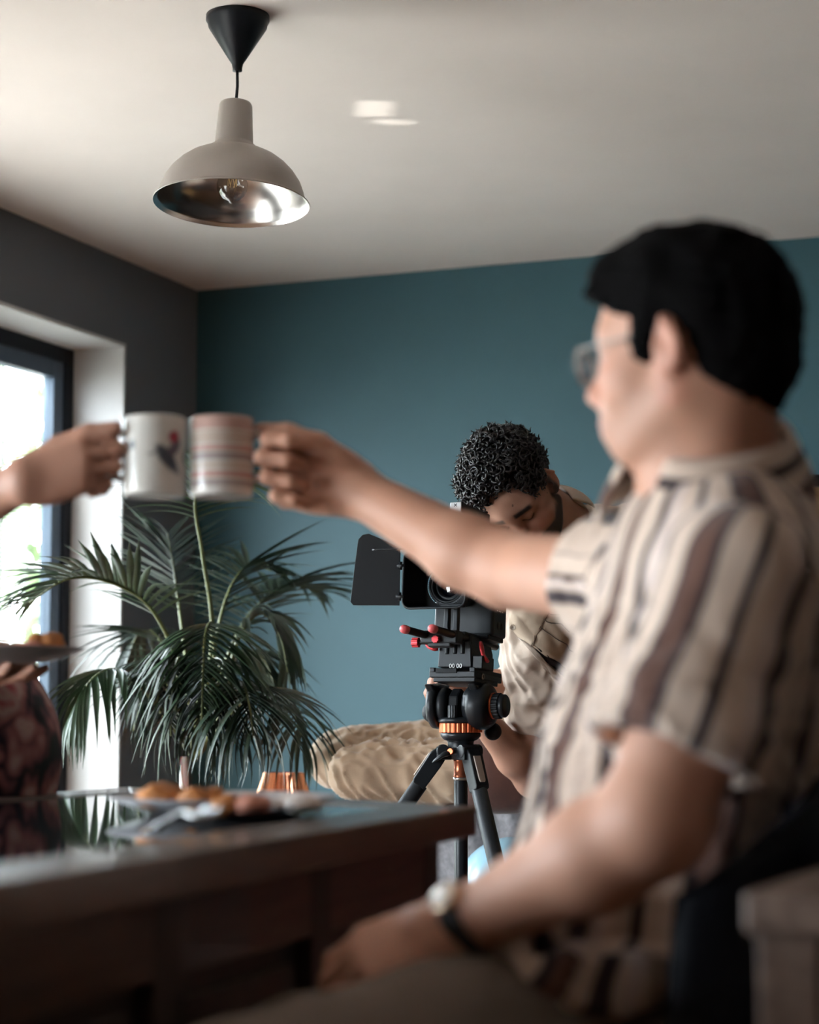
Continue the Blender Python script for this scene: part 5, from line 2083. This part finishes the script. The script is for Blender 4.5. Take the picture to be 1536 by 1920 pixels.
dr.cone(wpel + RT * .03, Vector((wpel.x, wpel.y, .45)), .165, .20, .05)
dr.cone(wnb - UP * .03, wsR, .05, .052, .03)
dr.cone(wnb - UP * .03, wsL, .05, .052, .03)
dr.cone(wsR, wsR + (weR - wsR) * .45, .055, .062, .02)
dr.cone(wsL, wsL + (weL - wsL) * .45, .055, .062, .02)
dr.half((0, 0, .42), (0, 0, -1), wpel - Vector((.4, .4, 0)) - UP * (wpel.z - .1), wpel + Vector((.4, .4, 0)) - UP * (wpel.z - .42), .004)
cloth_obj(dr, 'dress', wom, M_flor, WO, 1, lambda V, N: .006 * np.sin(np.arctan2(V[:, 1] - WO.y, V[:, 0] - WO.x) * 14 + 3 * V[:, 2]) * sst(-V[:, 2], -.85, -.55) + .003 * wob(V, 28, .3))
M_plum = mat('plum_shoe', (.05, .015, .025), .5)
for dx in (-1, 1):
    b = MB()
    a = wpel + FW * dx * .09
    b.ball(Vector((a.x, a.y, .035)) + RT * .05 - WO, (.11, .045, .035), 10)
    b.obj('shoe', M_plum, wom)

# plate of food held by the guest
hpc = P(-20, 1226, 2.72)
hp_ = plate('serving_plate', hpc - UP * .012, .130, M_china2, 'grey plate of food held up by the guest in the floral dress')
for i, (x, y, sz, mtl, nm, lab, cat, dd) in enumerate(((95, 1212, (.030, .026, .030), M_pastry, 'pastry_piece', 'tall browned pastry nearest the rim of the held plate', 'pastry', 2.72),
                                                (52, 1216, (.034, .024, .018), M_pink, 'ham_slice', 'pinkish meat slice lying beside the pastry on the held plate', 'food', 2.71),
                                                (-12, 1216, (.036, .030, .016), M_pastry, 'pastry_piece', 'low flat pastry at the left on the held plate', 'pastry', 2.73))):
    p_ = P(x, y, dd)
    lump(nm, None, sz, mtl, lab, cat, 40 + i, .6 * i, None, Matrix.Translation((p_.x, p_.y, hpc.z - .012 + .0082)))
# ------------------------------------------------------------------ potted palm in the window corner
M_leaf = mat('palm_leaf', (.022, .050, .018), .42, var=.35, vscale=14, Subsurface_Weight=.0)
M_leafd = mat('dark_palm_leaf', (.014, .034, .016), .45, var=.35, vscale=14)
M_stem = mat('palm_stem', (.10, .115, .035), .5, var=.3, vscale=20)
M_pot = mat('dark_navy_planter', (.010, .013, .022), .45)
M_soil = mat('potting_soil', (.02, .014, .010), .95, bump=.6, bscale=60)
po = P(365, 1480, 5.15)
PO = Vector((po.x, po.y, 0))
palm = empty('potted_palm', PO, label='large feathery green palm in a dark planter in the corner by the window', cat='plant')
MB().lathe([(0, 0.10), (.135, .10), (.165, .50), (.172, .505), (.172, .60), (.160, .60), (.155, .56), (0, .56)], 48).obj('planter', M_pot, palm)
MB().lathe([(0, .572), (.10, .575), (.157, .565)], 32).obj('soil', M_soil, palm)

NV = 5


def leaflet_mesh(k):
    """one narrow folded leaflet, 1 m long along x, bending down by k"""
    n = 7
    V, Q = [], []
    for i in range(n):
        t = i / (n - 1)
        w = .040 * (math.sin(PI * min(1, t * .86 + .14)) ** .7) * (1 - t ** 4) + .0015
        z = -k * t ** 2 * .55
        x = t * (1 - .16 * k * t)
        V += [(x, -w, z + w * .5), (x, 0, z), (x, w, z + w * .5)]
    for i in range(n - 1):
        a = 3 * i
        Q += [(a, a + 1, a + 4, a + 3), (a + 1, a + 2, a + 5, a + 4)]
    return np.array(V), np.array(Q)


LV = [leaflet_mesh(k) for k in (.1, .35, .6, .9, 1.25)]
LM = [[None] * NV, [None] * NV]
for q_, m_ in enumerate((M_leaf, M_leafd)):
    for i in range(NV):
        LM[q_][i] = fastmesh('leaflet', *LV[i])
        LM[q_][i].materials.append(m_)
n_single = 0


def frond(pts, length, n, seed, start=.30, droop=.5, dark=False, lift=.25, single=True, wide=.95, rad=.0065):
    """one feather leaf: rib plus leaflets on both sides"""
    global n_single
    r = random.Random(seed)
    path = bez([Vector(p) - PO for p in pts], 40)
    rib = MB().tube(path, [rad * (1 - .8 * i / 40) + .0008 for i in range(41)], 7).obj('frond', M_stem, palm)
    VV, QQ, base = [], [], 0
    for i in range(n):
        t = start + (1 - start) * (i + .5) / n
        f = t * 40
        k = min(int(f), 39)
        p = path[k].lerp(path[k + 1], f - k)
        tg = (path[k + 1] - path[k]).normalized()
        sd = tg.cross(UP)
        if sd.length < .15:
            sd = tg.cross(RT * .3 + FW)
        sd.normalize()
        nu = sd.cross(tg).normalized()
        u = (t - start) / (1 - start)
        L = length * (math.sin(PI * (.22 + .70 * u)) ** .8) * r.uniform(.88, 1.08)
        fwd_ = .35 + .75 * u
        for s_ in (1, -1):
            d = (sd * s_ * wide + tg * fwd_ * r.uniform(.85, 1.15) + nu * lift * r.uniform(.5, 1.4) + Vector((r.uniform(-.06, .06), r.uniform(-.06, .06), r.uniform(-.06, .06)))).normalized()
            zz = (UP - d * UP.dot(d))
            if zz.length < .1:
                zz = nu - d * nu.dot(d)
            zz.normalize()
            M = frame(d * L, zz.cross(d) * L * r.uniform(.75, 1.05), zz * L, p)
            v = min(NV - 1, max(0, int(droop * 3 + r.uniform(-.7, 1.2))))
            if single and n_single < 296:
                o = link('leaflet', LM[int(dark)][v], None, rib)
                o.matrix_local = M
                n_single += 1
            else:
                A = np.array(M)
                VV.append(LV[v][0] @ A[:3, :3].T + A[:3, 3])
                QQ.append(LV[v][1] + base)
                base += len(LV[v][0])
    if VV:
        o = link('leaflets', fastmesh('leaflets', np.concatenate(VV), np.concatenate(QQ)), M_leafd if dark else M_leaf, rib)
        o['kind'] = 'stuff'


cb = P(365, 1425, 5.15)
# the tall stem whose leaflets hang right of the mugs
frond([cb, P(398, 1200, 5.1), P(380, 1040, 5.05), P(366, 945, 5.0), P(385, 890, 4.95), P(450, 905, 4.9)], .27, 20, 1, .52, .5, lift=.1)
# left frond across the reveal
frond([cb, P(345, 1280, 5.1), P(290, 1150, 5.0), P(215, 1095, 4.95), P(130, 1085, 4.9), P(55, 1130, 4.9)], .30, 28, 2, .38, .35, lift=.3)
# lower left frond with hanging leaflets
frond([cb, P(300, 1330, 5.0), P(250, 1275, 4.9), P(205, 1255, 4.85), P(160, 1290, 4.8), P(135, 1365, 4.8)], .24, 26, 3, .34, 1.0, lift=-.1)
# big front frond, arching to the photographer and hanging
frond([cb, P(400, 1270, 5.05), P(398, 1175, 4.9), P(385, 1190, 4.75), P(380, 1280, 4.65), P(378, 1370, 4.62)], .30, 34, 4, .40, 1.1, lift=-.1)
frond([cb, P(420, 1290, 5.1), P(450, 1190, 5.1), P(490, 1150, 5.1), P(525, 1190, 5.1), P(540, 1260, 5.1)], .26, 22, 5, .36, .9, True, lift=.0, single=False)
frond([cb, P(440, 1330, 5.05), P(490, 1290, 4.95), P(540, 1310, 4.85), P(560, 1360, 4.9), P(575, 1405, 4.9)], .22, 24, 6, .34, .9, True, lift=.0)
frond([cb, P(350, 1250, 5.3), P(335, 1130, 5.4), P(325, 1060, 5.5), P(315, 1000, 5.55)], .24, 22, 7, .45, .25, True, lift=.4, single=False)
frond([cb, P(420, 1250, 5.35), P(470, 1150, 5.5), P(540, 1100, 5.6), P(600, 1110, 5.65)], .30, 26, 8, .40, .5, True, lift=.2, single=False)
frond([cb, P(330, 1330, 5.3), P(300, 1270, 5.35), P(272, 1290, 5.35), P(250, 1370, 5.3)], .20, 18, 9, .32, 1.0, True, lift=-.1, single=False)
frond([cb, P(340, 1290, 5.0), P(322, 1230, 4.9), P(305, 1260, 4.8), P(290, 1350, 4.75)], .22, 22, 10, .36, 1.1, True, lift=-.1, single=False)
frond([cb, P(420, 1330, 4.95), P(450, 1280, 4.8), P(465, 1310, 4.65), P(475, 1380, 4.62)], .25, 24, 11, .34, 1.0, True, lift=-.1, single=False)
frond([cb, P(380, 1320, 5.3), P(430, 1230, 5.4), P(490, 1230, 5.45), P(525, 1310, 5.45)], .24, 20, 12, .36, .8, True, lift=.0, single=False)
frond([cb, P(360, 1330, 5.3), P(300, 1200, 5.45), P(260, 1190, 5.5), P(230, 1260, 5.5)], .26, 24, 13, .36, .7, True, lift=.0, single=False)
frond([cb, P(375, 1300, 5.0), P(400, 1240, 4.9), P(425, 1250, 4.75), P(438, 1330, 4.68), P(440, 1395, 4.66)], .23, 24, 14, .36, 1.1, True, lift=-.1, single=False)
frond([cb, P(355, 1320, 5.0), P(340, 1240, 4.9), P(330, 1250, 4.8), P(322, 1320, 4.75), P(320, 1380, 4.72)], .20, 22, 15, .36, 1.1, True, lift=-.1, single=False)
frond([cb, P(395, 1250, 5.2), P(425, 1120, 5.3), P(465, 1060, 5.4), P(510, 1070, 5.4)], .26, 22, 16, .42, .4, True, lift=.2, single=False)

# white candle on a tall dark floor candlestick in front of the palm
cdl = P(345, 1476, 4.62)
KO = Vector((cdl.x, cdl.y, 0))
cs_ = empty('candlestick', KO, label='tall dark floor candlestick in front of the palm, holding a white candle', cat='candlestick')
MB().lathe([(0, 0), (.085, 0), (.085, .008), (.02, .022), (.009, .03), (0, .03)], 40).obj('base', M_pot, cs_)
MB().cyl((0, 0, .025), (0, 0, cdl.z - .06), .007, n=16).obj('stem', M_pot, cs_)
MB().lathe([(0, 0), (.010, 0), (.022, .008), (.022, .012), (.0125, .010), (.0125, .022), (.0118, .022), (.0118, .012), (0, .012)], 32, Matrix.Translation((0, 0, cdl.z - .062))).obj('cup', M_pot, cs_)
cnd = MB().lathe([(0, 0), (.0112, 0), (.0108, .115), (.009, .121), (.002, .123), (0, .1225)], 28).obj('candle', mat('white_wax', (.66, .62, .60), .45, Subsurface_Weight=.2))
cnd.location = (KO.x, KO.y, cdl.z - .0499)
tag(cnd, 'slim white candle standing upright in front of the palm', 'candle')
MB().cyl((0, 0, .121), (0.001, 0, .131), .0008, n=6).obj('wick', M_pot, cnd)
# ------------------------------------------------------------------ chair of the seated man
M_chair = mat('black_chair_shell', (.004, .005, .008), .6, Specular_IOR_Level=.12)
CHO = Vector((pel.x, pel.y, 0))
fh = Vector((fwd.x, fwd.y, 0)).normalized()
shh = Vector((side.x, side.y, 0)).normalized()
chair = empty('dining_chair', CHO, label='black shell chair the man in the striped shirt sits on', cat='chair')
seat_z = min(.50, pel.z - .19)


def seat_fn(u, v):
    x, y = (v - .5) * .46, (u - .5) * .46
    k = (2 * u - 1) ** 2
    return fh * (x + .03) + shh * y + UP * (seat_z + .018 * k - .012 * math.sin(PI * v))


MB().sheet(seat_fn, 16, 12).obj('seat', M_chair, chair, solid=.022)


def back_fn(u, v):
    a = (u - .5) * 3.7
    h = .835 - .075 * (1 - math.cos(a)) ** 1.2
    z = seat_z + (h - seat_z) * v
    r = .235
    lean = .055 * v
    return -fh * (r * math.cos(a) * .62 - .005 + lean * .5) + shh * (r * math.sin(a) * 1.22) + UP * z


MB().sheet(back_fn, 28, 14).obj('backrest', M_chair, chair, solid=.02)
for x in (-.19, .20):
    for y in (-.19, .19):
        MB().tube([fh * x + shh * y + UP * seat_z, fh * x * 1.15 + shh * y * 1.12], [.016, .011], 12).obj('leg', M_chair, chair)

# ------------------------------------------------------------------ side table at the lower right, close to the camera
M_side = wood('greyed_walnut', (.10, .062, .047), (.19, .13, .10), .45, 1, 4, 10)
stb = empty('side_table', P(1560, 1720, 1.42) * 1.0, label='small greyish brown wooden side table beside the black chair', cat='table')
so = stb.location.copy()
stb.location = (so.x, so.y, 0)
bpy.context.view_layer.update()
SO = Vector((so.x, so.y, 0))
c0 = P(1392, 1672, 1.42)
e1 = (RT * .40 + FW * .92).normalized()
e2 = (RT * .92 - FW * .40).normalized()
zt = c0.z
pl = [c0, c0 + e2 * .45, c0 + e2 * .45 + e1 * .34, c0 + e1 * .34]
Ms_ = Matrix.Translation(-SO)
MB().prism([(p.x, p.y) for p in pl], .03, Ms_ @ Matrix.Translation((0, 0, zt - .03))).obj('tabletop', M_side, stb, bevel=.004)
for s_, t_ in ((.03, .03), (.42, .03), (.42, .31), (.03, .31)):
    p = c0 + e2 * s_ + e1 * t_
    MB().box((p.x - SO.x, p.y - SO.y, (zt - .03) / 2), (.045, .045, zt - .03)).obj('leg', M_side, stb, bevel=.003)
for (s0, t0, s1, t1) in ((.03, .03, .42, .03), (.03, .03, .03, .31), (.42, .03, .42, .31), (.03, .31, .42, .31)):
    a, c = c0 + e2 * s0 + e1 * t0 - SO, c0 + e2 * s1 + e1 * t1 - SO
    d = (c - a).normalized()
    L = (c - a).length
    a.z = 0
    MB().box((L / 2, 0, zt - .085), (L - .045, .022, .11), frame(d, UP.cross(d), UP, (a.x, a.y, 0))).obj('apron', M_side, stb, bevel=.002)
bw_ = P(1552, 1612, 1.95)
mb = MB().lathe([(0, 0), (.035, 0), (.05, .006), (.062, .022), (.066, .045), (.0635, .045), (.059, .024), (.047, .009), (0, .005)], 40).obj('metal_bowl', M_stl)
mb.location = (c0 + e2 * .13 + e1 * .20)
mb.location.z = zt
tag(mb, 'small shiny metal bowl standing on the side table at right', 'bowl')

# ------------------------------------------------------------------ wooden cabinet with red drawers behind the seated man
M_gold = wood('golden_pine', (.42, .24, .10), (.58, .36, .17), .4, 2, 3, 10)
M_reds = mat('dark_red_lacquer', (.115, .012, .010), .4, var=.3, vscale=12)
cabp = P(1488, 1200, 4.15)
CB = Vector((cabp.x, cabp.y, 0))
cab = empty('drawer_cabinet', CB, label='golden wooden cabinet with dark red drawers standing behind the seated man', cat='cabinet')
zA, zB, zC_ = P(1510, 912, 4.15).z, P(1510, 1424, 4.15).z, 0.0
cw, cdp = .80, .42
b = MB()
b.box((cw / 2, cdp / 2, (zA + zB) / 2), (cw, cdp, zA - zB))
b.obj('upper_case', M_gold, cab, bevel=.003)
MB().box((cw / 2, cdp / 2 - .01, zA + .012), (cw + .03, cdp + .03, .024)).obj('top_board', M_black, cab, bevel=.003)
for q in range(2):
    MB().box((cw * (.25 + .5 * q), -.006, (zA + zB) / 2), (cw / 2 - .012, .012, zA - zB - .02)).obj('door', M_gold, cab, bevel=.003)
MB().box((cw / 2, cdp / 2 + .01, zB / 2), (cw, cdp - .02, zB)).obj('lower_case', M_reds, cab, bevel=.003)
n = 8
for q in range(n):
    zz = zB * (q + .5) / n
    for c_ in range(2):
        d = MB().box((cw * (.25 + .5 * c_), .0, zz), (cw / 2 - .012, .02, zB / n - .010)).obj('drawer', M_reds, cab, bevel=.003)
        kn = MB()
        for kx in (-.14, .14) if c_ == 1 else (-.165, .12):
            kn = MB().ball((cw * (.25 + .5 * c_) + kx, -.016, zz), .007, 8)
            kn.obj('knob', M_brass, d)

# ------------------------------------------------------------------ daybed, blanket, ball
M_rust = mat('rust_red_cover', (.16, .045, .030), .95, var=.3, vscale=10, bump=.4, bscale=90)
M_knit = mat('grey_knit', (.22, .21, .22), .95, var=.35, vscale=60, bump=.9, bscale=110)
bed = empty('daybed', (-1.45, 4.86, 0), label='daybed with a rust red cover that the cameraman sits on', cat='bed')
bz_ = .655
MB().box((0, 0, bz_ - .10), (1.20, .84, .20)).obj('mattress', M_rust, bed, bevel=.035, seg=4)
MB().box((0, 0, bz_ - .235), (1.22, .86, .07)).obj('bed_frame', M_wt, bed, bevel=.004)
for x in (-.56, .56):
    for y in (-.38, .38):
        MB().box((x, y, (bz_ - .27) / 2), (.06, .06, bz_ - .27)).obj('leg', M_wt, bed, bevel=.003)


def drape(u, v):
    x = -.30 + .80 * u
    L = v * .95
    w = .010 * math.sin(x * 46 + 2 * math.sin(x * 13)) * min(1, L * 3)
    if L < .35:
        return Vector((x, -.09 - L, bz_ + .012 + .004 * math.sin(x * 60)))
    t = L - .35
    return Vector((x + .01 * math.sin(t * 9), -.445 - .010 + w - .012, bz_ + .008 - t))


th_ = MB().sheet(drape, 70, 40).obj('knitted_throw', M_knit, None, solid=.010)
th_.location = bed.location
tag(th_, 'grey knitted throw hanging over the front edge of the daybed', 'blanket')
bc = P(962, 1680, 4.39)
br_ = .130
M_ball = mat('light_blue_vinyl', (.25, .41, .49), .22)
bal = MB().ball((0, 0, 0), br_, 24).obj('play_ball', M_ball)
bal.location = bc
tag(bal, 'shiny light blue ball low behind the tripod', 'ball')
cu = P(928, 1452, 4.50)
qs = SDF(.006)
for q in range(5):
    for w in range(4):
        qs.ell(((q - 2) * .030, 0, (w - 1.5) * .036), (.030, .030 - .004 * abs(q - 2), .032), None, .03)
qV, qQ = qs.mesh(2)
cush = link('cushion', fastmesh('cushion', qV, qQ), mat('rust_brown_velvet', (.085, .032, .022), .8, var=.3, vscale=20, bump=.3, bscale=120, Sheen_Weight=.4))
cush.location = (cu.x, cu.y, .655 + .088)
cush.rotation_euler = (R_(-8), 0, YAW)
tag(cush, 'small rust brown cushion on the daybed behind the tripod legs', 'cushion')
bk_h = bc.z - br_ * .93
M_bask = mat('grey_felt', (.16, .155, .16), .95, bump=.5, bscale=80)
bsk = MB().lathe([(0, .006), (.118, .006), (.128, .04), (.132, bk_h), (.122, bk_h + .012), (.112, bk_h + .012), (.104, bk_h - .03), (0, bk_h - .035)], 48).obj('felt_basket', M_bask)
bsk.location = (bc.x, bc.y, 0)
tag(bsk, 'grey felt basket on the floor under the light blue ball', 'basket')

# ------------------------------------------------------------------ copper table lamp on a stool
lp = P(532, 1490, 5.45)
LO = Vector((lp.x, lp.y, 0))
zt_, zb_ = P(532, 1449, 5.45).z, P(532, 1520, 5.45).z
stool = empty('stool', LO, label='low dark round stool under the copper table lamp', cat='stool')
sz_ = zb_ - .16
MB().cyl((0, 0, sz_ - .03), (0, 0, sz_), .14, n=40).obj('seat', M_wt, stool, bevel=.004)
for q in range(3):
    a = q * 2.094 + .4
    MB().tube([(math.cos(a) * .09, math.sin(a) * .09, sz_ - .03), (math.cos(a) * .14, math.sin(a) * .14, 0)], .013, 10).obj('leg', M_wt, stool)
M_copl = mat('glossy_copper', (.80, .36, .20), .25, .85)
tl = empty('table_lamp', LO + UP * sz_, label='small table lamp with a pleated copper shade beside the palm', cat='lamp')
n = 72
zs0, zs1 = zb_ - sz_ - .02, zt_ - sz_
r0, r1 = .088, .052
vs = []
for r_q, z in ((r0, zs0), (r1, zs1)):
    for k in range(n):
        rr = r_q * (1 + (.055 if k % 2 else -.055))
        vs.append((rr * math.cos(2 * PI * k / n), rr * math.sin(2 * PI * k / n), z))
MB().add(vs, [(k, (k + 1) % n, n + (k + 1) % n, n + k) for k in range(n)]).obj('lamp_shade', M_copl, tl, solid=.0015)
MB().lathe([(0, 0), (.055, 0), (.055, .012), (.012, .022), (.009, .03), (.009, zs1 - .02), (0, zs1 - .02)], 32).obj('base', M_copl, tl)
bpy.context.view_layer.update()
